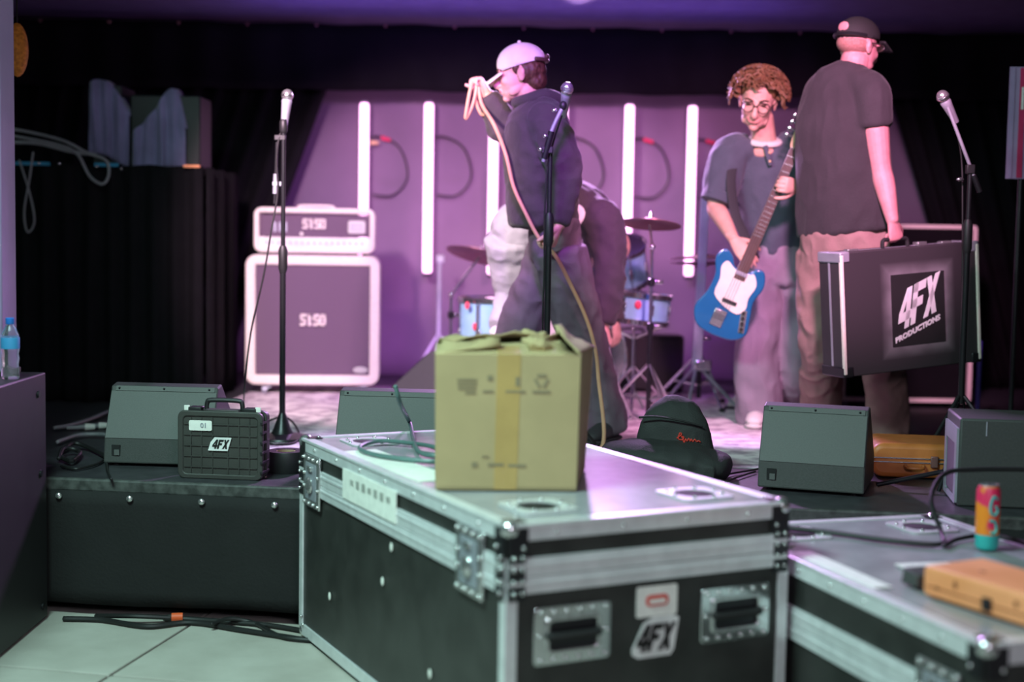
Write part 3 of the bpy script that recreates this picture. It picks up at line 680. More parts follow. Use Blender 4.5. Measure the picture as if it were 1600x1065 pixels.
# cardboard carton
bx = thing('cardboard_box', 'open cardboard carton with brown tape standing on the big flight case', 'box', (-0.02, 4.17, 0.7175), R_(3))
fw, bw2, hh, dp = 0.205, 0.222, 0.383, 0.38
B = [V((-fw + 0.006, -dp / 2, 0)), V((fw - 0.006, -dp / 2, 0)), V((bw2 + 0.040, dp / 2, 0)), V((-bw2 + 0.02, dp / 2, 0))]
T = [V((-fw, -dp / 2, hh)), V((fw, -dp / 2, hh)), V((bw2 + 0.060, dp / 2, hh)), V((-bw2 + 0.02, dp / 2, hh))]
def panel(a, b, c, d, name, m, th=0.004):
    nn = (b - a).cross(d - a).normalized()
    return MB().hexa([a, b, c, d], [p - nn * th for p in (a, b, c, d)]).build(name, m, bx, smooth=False)
for i, nm in enumerate(('front_panel', 'side_panel', 'back_panel', 'side_panel')):
    j = (i + 1) % 4; panel(B[i], B[j], T[j], T[i], nm, 'cardboard')
panel(B[0] + V((0, 0, .003)), B[3] + V((0, 0, .003)), B[2] + V((0, 0, .003)), B[1] + V((0, 0, .003)), 'bottom_panel', 'cardboard_in')
def flap(pts, name='flap', bend=0.012, seed=0):
    rows = []
    for j in range(7):
        u = j / 6; r = []
        for k in range(9):
            v_ = k / 8; p = (pts[0].lerp(pts[1], v_)).lerp(pts[3].lerp(pts[2], v_), u)
            r.append(p + V((0, 0, bend * noise.noise(V((u * 3 + seed, v_ * 4, seed))) * u * 2)))
        rows.append(r)
    o = sheet(rows, 'cardboard', name, bx, 0.004); return o
flap([T[0], T[0].lerp(T[1], 0.98), V((0.17, 0.0, hh + 0.012)), V((-0.18, 0.0, hh + 0.022))], seed=3)
flap([T[3], T[2], V((0.16, 0.02, hh + 0.05)), V((-0.19, 0.02, hh + 0.030))], seed=8, bend=0.02)
flap([T[3], T[0], V((-0.02, -0.12, hh + 0.020)), V((-0.02, 0.12, hh + 0.034))], seed=5, bend=0.018)
flap([T[1] + V((0, 0.02, 0)), T[2] + V((0, -0.06, 0)), V((0.15, 0.10, hh + 0.065)), V((0.16, -0.10, hh + 0.05))], seed=12, bend=0.02)
pk = MB()
for k in range(7):
    a = random.uniform(0, 6.28); x = 0.08 + 0.09 * math.cos(a) * random.random(); y = 0.02 + 0.12 * math.sin(a)
    pk.ell((x, y, hh + 0.015 + 0.014 * random.random()), (random.uniform(0.025, 0.05), random.uniform(0.03, 0.05), random.uniform(0.010, 0.022)), Matrix.Rotation(random.uniform(-0.6, 0.6), 3, 'Y'), 8, 6)
me = remesh(pk, 0.006, 3); wrinkle(me, 0.006, 30); link('packing_paper', me, 'cardboard', bx)
MB().prism([(-0.035, 0.001), (0.030, 0.001), (0.036, hh + 0.001), (-0.030, hh + 0.001)], -dp / 2 - 0.0012, -dp / 2 + 0.001).build('packing_tape', 'tape', bx, smooth=False)
MB().box((0.004, -0.10, hh + 0.010), (0.066, 0.17, 0.0016), Matrix.Rotation(0.09, 3, 'X')).build('packing_tape', 'tape', bx, smooth=False)
yq = -dp / 2 - 0.0016
for (x, z, w, h) in ((-0.115, 0.312, 0.055, 0.006), (-0.115, 0.300, 0.055, 0.006), (-0.115, 0.288, 0.050, 0.006), (-0.105, 0.276, 0.030, 0.006), (-0.05, 0.318, 0.014, 0.014), (-0.055, 0.280, 0.030, 0.006), (0.028, 0.308, 0.012, 0.026), (0.022, 0.280, 0.055, 0.006), (0.095, 0.280, 0.05, 0.007),
                     (-0.090, 0.072, 0.016, 0.014), (-0.030, 0.072, 0.045, 0.008), (0.030, 0.070, 0.05, 0.008), (-0.06, 0.095, 0.02, 0.004)):
    MB().box((x, yq, z), (w, 0.0012, h)).build('carton_print', 'faded_ink', bx, smooth=False)
for a in (0, 120, 240):
    c, s = math.cos(R_(a + 90)), math.sin(R_(a + 90))
    MB().box((0.095 + 0.014 * c, yq, 0.312 + 0.014 * s), (0.026, 0.0012, 0.008), Matrix.Rotation(-R_(a), 3, 'Y')).build('recycling_mark', 'faded_ink', bx, smooth=False)

# cable coil beside the carton
cable('cable_coil', [(-0.384, 4.691, 0.93), (-0.371, 4.759, 0.86), (-0.372, 5.203, 0.74), (-0.30, 4.62, 0.724), (-0.20, 4.52, 0.724), (-0.24, 4.42, 0.724), (-0.42, 4.52, 0.724), (-0.50, 4.68, 0.724), (-0.44, 4.80, 0.730), (-0.30, 4.76, 0.726), (-0.22, 4.66, 0.726)],
      0.0075, 'cable_green', 'thick green black cable looping beside the carton on the flight case')

# things on the low flight case
pc = on2(0.245, 0.16)
t = thing('drink_can', 'tall orange and teal drink can on the low flight case', 'can', (1.383, 4.063, 0.553), 0.4)
t.location.z = 0.5535
MB().lathe([(0.026, 0), (0.030, 0.004), (0.033, 0.012), (0.033, 0.045)], seg=28).build('can_base', 'can_teal', t)
MB().lathe([(0.0332, 0.045), (0.0332, 0.172), (0.027, 0.186)], seg=28).build('can_wall', 'can_orange', t)
MB().lathe([(0.027, 0.186), (0.028, 0.190), (0.024, 0.188), (0.0, 0.187)], seg=24).build('can_top', 'steel', t)
MB().box((0.004, 0, 0.191), (0.022, 0.012, 0.002)).build('pull_tab', 'steel', t)
def wrapstroke(pts, r, nm, m):
    MB().tube([(0.0338 * math.sin(a), -0.0338 * math.cos(a), z) for a, z in pts], r, 6, 5).build(nm, m, t)
wrapstroke([(0.1, 0.150), (-0.25, 0.158), (-0.5, 0.135), (-0.45, 0.112), (-0.1, 0.105), (0.15, 0.118), (-0.05, 0.130)], 0.0042, 'motif', 'can_teal')
wrapstroke([(-0.5, 0.088), (-0.1, 0.085), (0.1, 0.065), (-0.1, 0.052), (-0.4, 0.055)], 0.0042, 'motif', 'can_teal')
# pine box
pb = thing('pine_box', 'knotty pine wooden box lying on the low flight case', 'box', V((1.037, 3.506, 0.553)) + n2 * 0.0, R_(-62))
pb.location.z = 0.5535
MB().prism(rrect(0.46, 0.078, 0.016, 4, 0.23, 0.041), 0, 0.20).build('body', 'wood_pine', pb, bevel=0.010, seg=3)
MB().box((0.24, -0.001, 0.030), (0.45, 0.003, 0.002)).build('lid_seam', 'knot', pb, smooth=False)
for (x, z, a, b_) in ((0.11, 0.052, 0.007, 0.011), (0.05, 0.03, 0.009, 0.005), (0.30, 0.05, 0.008, 0.008)): MB().ell((x, 0.0, z), (a, 0.0022, b_)).build('knot', 'knot', pb)
for (x, y) in ((0.12, 0.08), (0.27, 0.13)): MB().ell((x, y, 0.0795), (0.012, 0.007, 0.002)).build('knot', 'knot', pb)
MB().box((0.215, -0.004, 0.03), (0.025, 0.010, 0.03)).build('latch', 'black_metal', pb, bevel=0.002)
# small black pedal
t = thing('effect_pedal', 'small black effect pedal beside the pine box', 'pedal', on2(-0.20, -0.17), th2)
MB().hexa([V((-0.06, -0.035, 0.003)), V((0.06, -0.035, 0.003)), V((0.06, 0.035, 0.003)), V((-0.06, 0.035, 0.003))], [V((-0.055, -0.03, 0.035)), V((0.055, -0.03, 0.035)), V((0.055, 0.03, 0.045)), V((-0.055, 0.03, 0.045))]).build('housing', 'wedge_body', t, bevel=0.004)
MB().cyl((0.02, 0, 0.038), (0.02, 0, 0.05), 0.010, seg=12).build('footswitch', 'steel', t)
t = thing('cable_adaptor', 'tiny black cable adaptor on the edge of the low flight case', 'adaptor', on2(-0.345, 0.36), th2 + 0.5)
MB().cyl((-0.035, 0, 0.014), (0.03, 0, 0.014), 0.013, seg=12).build('barrel', 'black_plastic', t)
MB().cyl((0.03, 0, 0.014), (0.06, 0, 0.014), 0.007, seg=10).build('plug', 'steel', t)
cable('power_cable', [on2(-0.36, 0.62, 0.012), on2(-0.15, 0.46, 0.008), on2(0.0, 0.28, 0.008), on2(0.10, 0.22, 0.008), on2(0.16, 0.30, 0.02), on2(0.20, 0.42, 0.10), on2(0.30, 0.50, 0.16), on2(0.42, 0.50, 0.17), on2(0.60, 0.46, 0.17)], 0.0075, 'cable_black', 'thick black power cable arching over the low flight case')
cable('signal_cable', [on2(0.10, 0.20, 0.008), on2(0.2, 0.27, 0.008), on2(0.30, 0.28, 0.012), on2(0.34, 0.20, 0.012), on2(0.36, 0.02, 0.008)], 0.007, 'cable_black', 'short black signal cable curled behind the drink can')
cable('thin_lead', [on2(-0.37, 0.50, 0.006), on2(-0.30, 0.42, 0.006), on2(-0.34, 0.37, 0.012)], 0.005, 'cable_black', 'thin black lead plugged into the tiny adaptor')
t = thing('paper_sheet', 'crumpled white paper strip on the low flight case', 'paper', on2(-0.08, 0.02), th2 - 0.1)
MB().box((0, 0, 0.002), (0.16, 0.05, 0.003)).build('sheet', 'paper', t, smooth=False)

# black cabinet with silver frame, right edge of the stage
p = (1.565, 4.93, 0.492)
t = thing('powered_speaker', 'black speaker cabinet with silver framed front at the stage edge', 'speaker', (p[0] + 0.005, 4.95, SZ), R_(-9))
hh = 0.312
MB().box((0.22, 0.155, hh / 2), (0.43, 0.31, hh)).build('body', 'wedge_body', t, bevel=0.008)
fr = MB().ringframe(rrect(0.285, hh - 0.045, 0.004, 1, 0.1475, hh / 2 - 0.015), rrect(0.20, hh - 0.12, 0.004, 1, 0.1475, hh / 2 - 0.035), 0, 0.012).build('frame', 'grey_metal', t, smooth=False)
fr.rotation_euler = (0, 0, -PI / 2); fr.location = (-0.003, 0.302, 0)
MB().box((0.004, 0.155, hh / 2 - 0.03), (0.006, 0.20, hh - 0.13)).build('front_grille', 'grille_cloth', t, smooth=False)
MB().box((0.095, -0.001, hh - 0.035), (0.004, 0.003, 0.05)).build('seam_mark', 'grey_metal', t, smooth=False)

# brown guitar case lying flat
t = thing('guitar_case', 'brown leather guitar case lying flat behind the floor monitor', 'guitar case', (1.62, 5.63, SZ), R_(-8))
MB().prism(rrect(0.62, 0.135, 0.05, 5, 0.12, 0.0715), -0.14, 0.16).build('shell', 'tan_leather', t, bevel=0.02, seg=3)
o = MB().ringframe(rrect(0.624, 0.02, 0.008, 2, 0.12, 0.075), rrect(0.60, 0.012, 0.004, 2, 0.12, 0.075), -0.145, 0.165).build('valance', 'steel', t)
for x in (0.05, 0.25):
    MB().box((x, -0.146, 0.072), (0.028, 0.012, 0.045)).build('latch', 'brass', t, bevel=0.003)
MB().tube([(-0.06, -0.146, 0.055), (-0.05, -0.175, 0.05), (0.0, -0.175, 0.05), (0.01, -0.146, 0.055)], 0.007).build('carry_handle', 'tan_leather', t)
t = thing('folded_stand', 'black folded stand leaning across the deck before the guitar case', 'stand', (0, 0, 0))
MB().cyl((1.368, 5.247, 0.53), (1.629, 5.25, 0.587), 0.009, seg=10).build('tube', 'black_metal', t)
MB().ell((1.632, 5.25, 0.587), (0.02, 0.02, 0.024)).build('knob', 'black_plastic', t)
MB().cyl((1.62, 5.25, 0.579), (1.60, 5.25, SZ), 0.008, seg=10).build('leg', 'black_metal', t)

# soft gig bag with red script
t = thing('gig_bag', 'padded black gig bag with red script lying on the stage', 'bag', (0.60, 5.47, SZ), R_(-13))
bm_ = MB()
bm_.loft([(-0.215, 0.0, 0.062), (-0.1, 0.01, 0.07), (0.08, 0.01, 0.068), (0.225, 0.0, 0.050)], [0.10, 0.14, 0.14, 0.11], [0.060, 0.07, 0.068, 0.048], side=(0, 1, 0), seg=20, sub=5, capf=0.7)
bm_.box((0.0, 0, 0.04), (0.40, 0.24, 0.06))
me = remesh(bm_, 0.008, 5); wrinkle(me, 0.004, 9, seed=2); link('base_pouch', me, 'bag', t)
bm_ = MB(); bm_.loft([(0.03, 0.06, 0.08), (0.025, 0.065, 0.18), (0.02, 0.09, 0.25), (0.015, 0.115, 0.285)], [0.158, 0.138, 0.105, 0.062], [0.055, 0.05, 0.04, 0.025], side=(1, 0, 0), seg=20, sub=5, capf=0.8)
me = remesh(bm_, 0.007, 4); wrinkle(me, 0.003, 10, seed=4); link('upright_lid', me, 'bag', t)
MB().tube([(-0.105, 0.016, 0.225), (-0.04, 0.004, 0.232), (0.05, 0.004, 0.222), (0.14, 0.022, 0.200)], 0.004).build('piping', 'black_rubber', t)
for k in range(22): MB().box((-0.20 + k * 0.0185, -0.128 + 0.00009 * (k - 11) ** 2 * 3, 0.042), (0.009, 0.006, 0.010)).build('zip_tooth', 'black_metal', t, smooth=False)
sc = [(0.045, 0.152), (0.062, 0.166), (0.056, 0.172), (0.050, 0.150), (0.066, 0.146), (0.071, 0.156), (0.063, 0.159), (0.068, 0.150), (0.073, 0.132), (0.078, 0.150), (0.084, 0.142), (0.090, 0.152), (0.096, 0.142), (0.100, 0.150), (0.106, 0.141), (0.113, 0.149), (0.120, 0.141), (0.128, 0.144), (0.134, 0.139)]
MB().tube([(x + 0.0, 0.0045 + 0.9 * max(0, x - 0.03) ** 2 * 1.4, z) for x, z in sc], 0.0026, 6, 4).build('red_script', 'red_ink', t)

# round black puck and cables at stage left
p = (-0.866, 5.372, 0.51)
t = thing('tape_roll', 'thick round black tape roll at the stage edge beside the ribbed case', 'tape roll', (p[0], p[1] + 0.07, SZ))
MB().lathe([(0.070, 0), (0.072, 0.003), (0.072, 0.078), (0.070, 0.082), (0.040, 0.082), (0.038, 0.076), (0.038, 0.004)], seg=32).build('roll', 'black_plastic', t)
MB().lathe([(0.0375, 0.002), (0.0375, 0.080), (0.034, 0.080), (0.034, 0.002)], seg=24).build('core', 'cardboard_in', t)

# ================================================================== left side: cabinet, column, bottle, draped riser
lb = thing('subwoofer', 'tall black subwoofer cabinet standing on the floor beside the stage', 'speaker', (-1.69, 4.66, 0), R_(0.5))
MB().box((-0.36, 0, 0.46), (0.72, 0.98, 0.90)).build('body', 'black_plastic', lb, bevel=0.006)
for (y, z) in ((0.40, 0.84), (-0.1, 0.66), (0.42, 0.55), (0.43, 0.06)): MB().cyl((0.0, y, z), (0.006, y, z), 0.013, seg=10).build('bolt', 'black_metal', lb)
for y in (-0.4, 0.4):
    for x in (-0.08, -0.64): MB().cyl((x, y, 0), (x, y, 0.012), 0.025, seg=10).build('foot', 'black_rubber', lb)
t = thing('column_speaker', 'white column tinted lilac as if lit standing on the black subwoofer', 'column', (-1.972, 5.06, 0.91))
MB().box((0, 0, 0.95), (0.36, 0.16, 1.90)).build('body', 'lilac_cast', t, bevel=0.012)
MB().box((0, 0, 0.01), (0.38, 0.17, 0.02)).build('base_plate', 'black_metal', t, bevel=0.003)
p = (-1.736, 4.94, 0.91)
t = thing('water_bottle', 'clear plastic water bottle with blue cap on the subwoofer', 'bottle', (p[0] - 0.002, p[1] - 0.03, 0.91))
MB().lathe([(0.026, 0.0), (0.031, 0.006), (0.031, 0.035), (0.027, 0.05), (0.031, 0.07), (0.028, 0.085), (0.031, 0.10), (0.031, 0.14), (0.028, 0.155), (0.016, 0.182), (0.013, 0.187), (0.013, 0.195), (0.0, 0.196)], seg=24).build('bottle_wall', 'pet', t)
MB().lathe([(0.0315, 0.105), (0.0318, 0.107), (0.0318, 0.142), (0.0315, 0.144)], seg=24).build('label', 'blue_label', t)
MB().lathe([(0.0145, 0.190), (0.0150, 0.191), (0.0150, 0.210), (0.013, 0.212), (0.0, 0.212)], seg=16).build('cap', 'blue_cap', t)
p = (-2.151, 6.2, 2.194)
t = thing('pendant_lamp', 'dim amber woven globe lamp hanging behind the lilac column', 'lamp', p)
MB().ell((0, 0, 0), (0.045, 0.05, 0.115), nu=18, nv=12).build('globe', 'amber', t)
MB().cyl((0, 0, 0.11), (0, 0, 2.75 - p[2]), 0.004, seg=6).build('cord', 'cable_black', t)
# tall draped riser
rz = (-1.643, 7.55, 1.76)
rt = thing('draped_riser', 'tall black draped riser with pleated skirt at stage left', 'riser', (-2.72, 7.95, SZ))
rh = rz[2] - SZ
MB().box((0, 0, rh - 0.02), (2.16, 0.84, 0.04)).build('top_board', 'black_wall', rt, smooth=False)
for sx in (-1, 1):
    for sy in (-1, 1): MB().box((sx * 1.02, sy * 0.36, (rh - 0.04) / 2), (0.05, 0.05, rh - 0.04)).build('leg', 'black_metal', rt, smooth=False)
rows = [[(x + 2.72, y - 7.95, z - SZ) for x, y, z in r] for r in pleat(-3.80, -1.635, 7.50, SZ + 0.01, rz[2] + 0.005, 220, 14, 0.026, 19, 9.1)]
sheet(rows, 'curtain', 'pleated_skirt', rt)
rows = [[(1.10 + 0.02 * math.sin(k * 1.1), -0.43 + k * 0.05, rh - j * rh / 8) for k in range(18)] for j in range(9)]
sheet(rows, 'curtain', 'side_skirt', rt)
for (xa, xb) in (((-2.648, 7.5, 1.848), (-2.43, 7.5, 1.838)), ((-2.195, 7.5, 1.812), (-2.071, 7.5, 1.797))):
    MB().box(((xa[0] + xb[0]) / 2 + 2.72, -0.475, rh + 0.004), (xb[0] - xa[0], 0.012, 0.018)).build('blue_edge_strip', 'blue_edge', rt, smooth=False)
MB().box((1.03, -0.46, rh + 0.004), (0.085, 0.03, 0.014)).build('wood_end', 'wood_pine', rt, smooth=False)
for px in ((-2.481, 7.46, 1.765), (-2.374, 7.46, 1.764), (-2.177, 7.46, 1.754), (-2.05, 7.46, 1.743)):
    MB().ell((px[0] + 2.72, -0.495, px[2] - SZ), 0.008, nu=8, nv=6).build('stud', 'steel', rt)
# dark boxes on the riser under the cloths
for (a, b_, nm, lb_) in (((-2.282, 7.7, 1.756), (-2.094, 7.7, 2.216), 'road_trunk', 'dark road trunk on the riser under a purple cloth'), ((-2.078, 7.75, 1.741), (-1.673, 7.75, 2.167), 'equipment_crate', 'wide dark equipment crate on the riser under a purple cloth')):
    t = thing(nm, lb_, 'crate', ((a[0] + b_[0]) / 2, 7.82, rz[2]))
    hh = b_[2] - rz[2] - 0.02
    MB().box((0, 0, hh / 2), (b_[0] - a[0] - 0.03, 0.28, hh)).build('body', 'black_plastic', t, bevel=0.008)
    MB().box((0, -0.142, hh * 0.8), (0.10, 0.008, 0.03)).build('handle', 'black_metal', t, bevel=0.003)
def cloth(name, prof, y, label, seed):
    """prof: list of (x, z_top, z_bottom)"""
    rows = []; D = catmull([list(p) for p in prof], 8)
    for j in range(15):
        t_ = j / 14; r = []
        for x, zt, zb in D:
            f = math.sin(x * 95 + seed) * 0.5 + noise.noise(V((x * 30, t_ * 2, seed)))
            r.append((x + 0.012 * f * t_, y - 0.02 - 0.02 * f - 0.05 * t_ * abs(noise.noise(V((x * 12, seed, 0)))), zt + (zb - zt) * t_))
        rows.append(r)
    top = [(p[0], p[1] + 0.14, p[2] + 0.006) for p in rows[0]]
    return tag(sheet([top] + rows, 'purple_cloth', name), label, 'cloth', 'cloths thrown over crates')
c1p = [((-2.269, 7.62, 2.205)[0], (-2.269, 7.62, 2.205)[2], (-2.271, 7.62, 1.834)[2]), ((-2.221, 7.62, 2.222)[0], (-2.221, 7.62, 2.222)[2], (-2.224, 7.62, 1.828)[2]), ((-2.167, 7.62, 2.207)[0], (-2.167, 7.62, 2.2)[2], (-2.169, 7.62, 1.812)[2]), ((-2.11, 7.62, 2.134)[0], (-2.11, 7.62, 2.127)[2], (-2.111, 7.62, 1.779)[2]), ((-2.059, 7.62, 2.04)[0], (-2.059, 7.62, 2.033)[2], (-2.06, 7.62, 1.756)[2])]
cloth('draped_cloth', c1p, 7.66, 'narrow purple grey cloth draped over the road trunk', 1.0)
c2p = [((-2.039, 7.62, 2.0)[0], (-2.039, 7.62, 1.949)[2], (-2.04, 7.62, 1.757)[2]), ((-1.974, 7.62, 2.035)[0], (-1.974, 7.62, 2.008)[2], (-1.975, 7.62, 1.731)[2]), ((-1.899, 7.62, 2.137)[0], (-1.899, 7.62, 2.103)[2], (-1.9, 7.62, 1.745)[2]), ((-1.862, 7.62, 2.161)[0], (-1.862, 7.62, 2.161)[2], (-1.863, 7.62, 1.76)[2]), ((-1.807, 7.62, 2.165)[0], (-1.807, 7.62, 2.165)[2], (-1.808, 7.62, 1.76)[2]), ((-1.757, 7.62, 2.072)[0], (-1.757, 7.62, 1.971)[2], (-1.757, 7.62, 1.768)[2])]
cloth('draped_cloth', c2p, 7.66, 'wide purple grey cloth draped over the equipment crate', 5.0)
cable('riser_cable', [(-2.646, 7.45, 1.944), (-2.513, 7.45, 1.923), (-2.344, 7.44, 1.882), (-2.225, 7.43, 1.824), (-2.125, 7.43, 1.786), (-2.106, 7.42, 1.713), (-2.139, 7.42, 1.663), (-2.206, 7.42, 1.702), (-2.274, 7.43, 1.817), (-2.377, 7.44, 1.862), (-2.58, 7.45, 1.899), (-2.666, 7.46, 1.911)], 0.008, 'cable_grey', 'grey cable bundle looping off the edge of the draped riser')
cable('riser_lead', [(-2.643, 7.46, 1.872), (-2.483, 7.46, 1.868), (-2.314, 7.45, 1.83), (-2.181, 7.45, 1.813)], 0.010, 'cable_grey', 'thick grey lead lying along the draped riser top')
cable('hanging_lead', [(-2.504, 7.44, 1.82), (-2.521, 7.43, 1.681), (-2.55, 7.43, 1.514), (-2.534, 7.43, 1.408), ((-2.497, 7.43, 1.465)), (-2.522, 7.43, 1.614), (-2.577, 7.44, 1.779)], 0.005, 'cable_grey', 'thin grey lead hanging in a loop down the riser skirt')

# cable heap at stage left
heap = [[(-2.066, 6.392, 0.53), (-2.022, 6.483, 0.53), (-1.995, 6.69, 0.53), (-1.993, 7.059, 0.53)], [(-1.917, 5.971, 0.53), (-1.895, 6.165, 0.53), (-1.825, 6.213, 0.53), (-1.746, 6.183, 0.53)],
        [(-1.832, 5.746, 0.525), (-1.82, 5.877, 0.54), (-1.743, 5.843, 0.525), (-1.622, 5.651, 0.525)], [(-1.728, 5.419, 0.52), (-1.651, 5.367, 0.52), (-1.61, 5.477, 0.52), (-1.604, 5.587, 0.52), (-1.525, 5.335, 0.52), (-1.46, 5.158, 0.52)],
        [(-1.774, 5.539, 0.53), (-1.806, 5.704, 0.545), (-1.742, 5.707, 0.53), (-1.706, 5.482, 0.53), (-1.776, 5.571, 0.53)]]
hl = ['purple lit cable running back beside the floor monitor', 'black cable with white plug ends beside the floor monitor', 'black cable crossing the heap at stage left', 'thin black cable hanging over the stage edge', 'black cable coiled in the heap at stage left']
for k, (pts, l_) in enumerate(zip(heap, hl)): cable('stage_cable', pts, 0.009 if k != 3 else 0.005, 'cable_grey' if k < 2 else 'cable_black', l_, group='cables heaped at stage left')
for px, l_ in (((-1.925, 6.452, 0.53), 'white plug lying farther from the floor monitor'), ((-1.877, 6.501, 0.53), 'white plug lying against the floor monitor')):
    t = thing('cable_plug', l_, 'plug', (px[0], px[1], SZ), 0.3, 'white plugs in the cable heap')
    MB().cyl((-0.02, 0, 0.018), (0.025, 0, 0.018), 0.017, 0.013, 12).build('shell', 'shoe_white', t)
    MB().cyl((-0.10, 0.0, 0.016), (-0.02, 0, 0.018), 0.009, 0.011, 10).build('boot', 'cable_grey', t)
# floor cables along the stage base
def fcab(pts, r, l_): return cable('floor_cable', pts, r, 'cable_black', l_, group='cables along the stage base')
fcab([(-1.62, 5.102, 0.012), (-1.477, 5.094, 0.012), (-1.295, 5.02, 0.012), (-1.147, 5.079, 0.012), (-0.944, 4.991, 0.012), (-0.723, 4.891, 0.012)], 0.010, 'black floor cable with orange plug along the stage base')
fcab([(-1.515, 5.144, 0.012), (-1.358, 5.087, 0.03), (-1.182, 5.129, 0.012), (-1.035, 5.103, 0.012), (-0.865, 5.062, 0.012), (-0.727, 4.996, 0.012)], 0.009, 'black floor cable lying close under the stage skirt')
fcab([(-1.063, 5.012, 0.025), (-1.006, 5.074, 0.03), (-0.914, 5.076, 0.012), (-0.795, 4.919, 0.012), (-0.676, 4.878, 0.012)], 0.008, 'short black floor cable curling towards the big flight case')
p = (-1.212, 5.127, 0.0)
t = thing('cable_coupler', 'orange cable coupler on the floor under the stage skirt', 'plug', p, 0.2)
MB().cyl((-0.02, 0, 0.018), (0.02, 0, 0.018), 0.016, seg=12).build('shell', 'orange_plug', t)
MB().cyl((-0.05, 0, 0.016), (-0.02, 0, 0.018), 0.010, 0.014, 12).build('boot', 'black_rubber', t)
# right deck cables
cable('deck_cable', [(0.828, 5.464, 0.52), (0.888, 5.529, 0.52), (0.978, 5.614, 0.52), (1.044, 5.699, 0.52)], 0.004, 'cable_black', 'thin black cable running from the gig bag to the floor monitor')
cable('deck_cable', [(0.77, 5.233, 0.52), (0.869, 5.41, 0.52), (0.97, 5.568, 0.52)], 0.004, 'cable_black', 'thin black cable slanting past the end of the gig bag')

# ================================================================== right background
p = (2.23, 6.5, 2.178); q = (2.379, 6.5, 1.876)
t = thing('banner_stand', 'upright banner with pink and white stripes at stage right', 'banner', ((p[0] + q[0]) / 2, 6.5, SZ))
MB().cyl((0, 0.02, 0.02), (0, 0.02, p[2] - SZ), 0.012, seg=10).build('pole', 'black_metal', t)
MB().lathe([(0.15, 0), (0.15, 0.012), (0.02, 0.025)], seg=20).build('base', 'black_metal', t)
bw = q[0] - p[0]; zc = (p[2] + q[2]) / 2 - SZ; bh = p[2] - q[2] + 0.2
MB().box((0, 0, zc - 0.05), (bw, 0.012, bh)).build('panel', 'lilac_cast', t, smooth=False)
for x, m_, w in ((-0.38, 'lilac_cast', 0.05), (-0.12, 'pink_stripe', 0.16), (0.25, 'pink_stripe', 0.1)): MB().box((x * bw, -0.008, zc - 0.05), (w * bw, 0.006, bh - 0.01)).build('stripe', m_, t, smooth=False)
MB().box((-0.12 * bw, -0.013, zc + 0.06), (0.07 * bw, 0.004, 0.10)).build('print', 'white_print', t, smooth=False)
t = thing('covered_equipment', 'dark cloth covered equipment mound at stage right', 'equipment', (2.50, 5.95, SZ))
mb = MB(); mb.loft([(0, 0, 0.02), (0, 0, 0.7), (0, 0, 1.1), (0.05, 0, 1.3)], [0.30, 0.28, 0.22, 0.10], [0.25, 0.24, 0.2, 0.1], side=(1, 0, 0), seg=24, sub=6)
me = remesh(mb, 0.02, 3); wrinkle(me, 0.02, 5, (1.6, 1.6, 0.5)); link('cover', me, 'black_cloth', t)
p = (2.409, 7.3, 0.407)
t = thing('blue_lit_edge', 'thin post added for a blue lit edge behind the silver framed speaker', 'post', (p[0], 7.3, SZ))  # added post stands in for an unidentified edge in blue light
MB().cyl((0, 0, 0.01), (0, 0, 0.42), 0.012, seg=10).build('pole', 'blue_lit', t); MB().lathe([(0.06, 0), (0.06, 0.01), (0.01, 0.016)], seg=16).build('foot', 'black_metal', t)
# ================================================================== microphones and stands
def microphone(loc, d, label, parentless=True, L=0.16):
    """loc: centre of the grille ball; d: direction from the ball down the handle"""
    d = V(d).normalized(); t = thing('microphone', label, 'microphone', loc)
    R = d.to_track_quat('Z', 'Y').to_matrix()
    MB().ell((0, 0, 0), (0.026, 0.026, 0.028), R, 18, 12).build('grille_ball', 'steel', t)
    MB().lathe([(0.0262, -0.004), (0.0275, -0.002), (0.0275, 0.004), (0.0262, 0.006)], R=R, seg=20).build('grille_band', 'chrome', t)
    MB().lathe([(0.020, 0.018), (0.023, 0.026), (0.021, 0.045), (0.013, L), (0.0, L + 0.002)], R=R, seg=18).build('handle', 'grey_metal', t)
    return t
def tripod(t, h=0.28, r=0.26, m='black_metal', a0=0.5):
    for k in range(3):
        a = a0 + 2 * PI * k / 3; c, s = math.cos(a), math.sin(a)
        lg = MB().cyl((0.012 * c, 0.012 * s, h), (r * c, r * s, 0.014), 0.009, seg=8).build('leg', m, t)
        MB().ell((r * c, r * s, 0.014), (0.016, 0.016, 0.013), nu=8, nv=6).build('rubber_foot', 'black_rubber', lg)
# left: straight stand on a domed round base, with a folded boom
p = (-1.017, 6.287, 0.51); X, Y = p[0], p[1]
zt = (-1.02, 6.306, 1.873)[2] - SZ
t = thing('microphone_stand', 'black microphone stand on a domed base before the cream speaker cabinet', 'microphone stand', (X, Y, SZ), 0, 'microphone stands')
MB().lathe([(0.125, 0), (0.128, 0.006), (0.125, 0.014), (0.05, 0.028), (0.038, 0.05), (0.016, 0.115), (0.013, 0.12)], seg=30).build('base', 'black_metal', t)
MB().cyl((0, 0, 0.1), (0, 0, 0.78), 0.0135, seg=14).build('lower_tube', 'black_metal', t)
MB().lathe([(0.014, 0.74), (0.020, 0.76), (0.021, 0.84), (0.014, 0.86)], seg=14).build('clutch', 'black_plastic', t)
MB().cyl((0, 0, 0.8), (0, 0, zt), 0.010, seg=12).build('upper_tube', 'black_metal', t)
bt = V((-1.047, 6.3, 1.844)) - V((X, Y, SZ)); bb = V((-1.057, 6.3, 1.555)) - V((X, Y, SZ))
bo = MB().cyl(bt, bb, 0.007, seg=10).build('boom_arm', 'black_metal', t)
MB().cyl(bb.lerp(bt, 0.15), bb.lerp(bt, 0.45), 0.011, seg=10).build('boom_grip', 'grey_metal', bo)
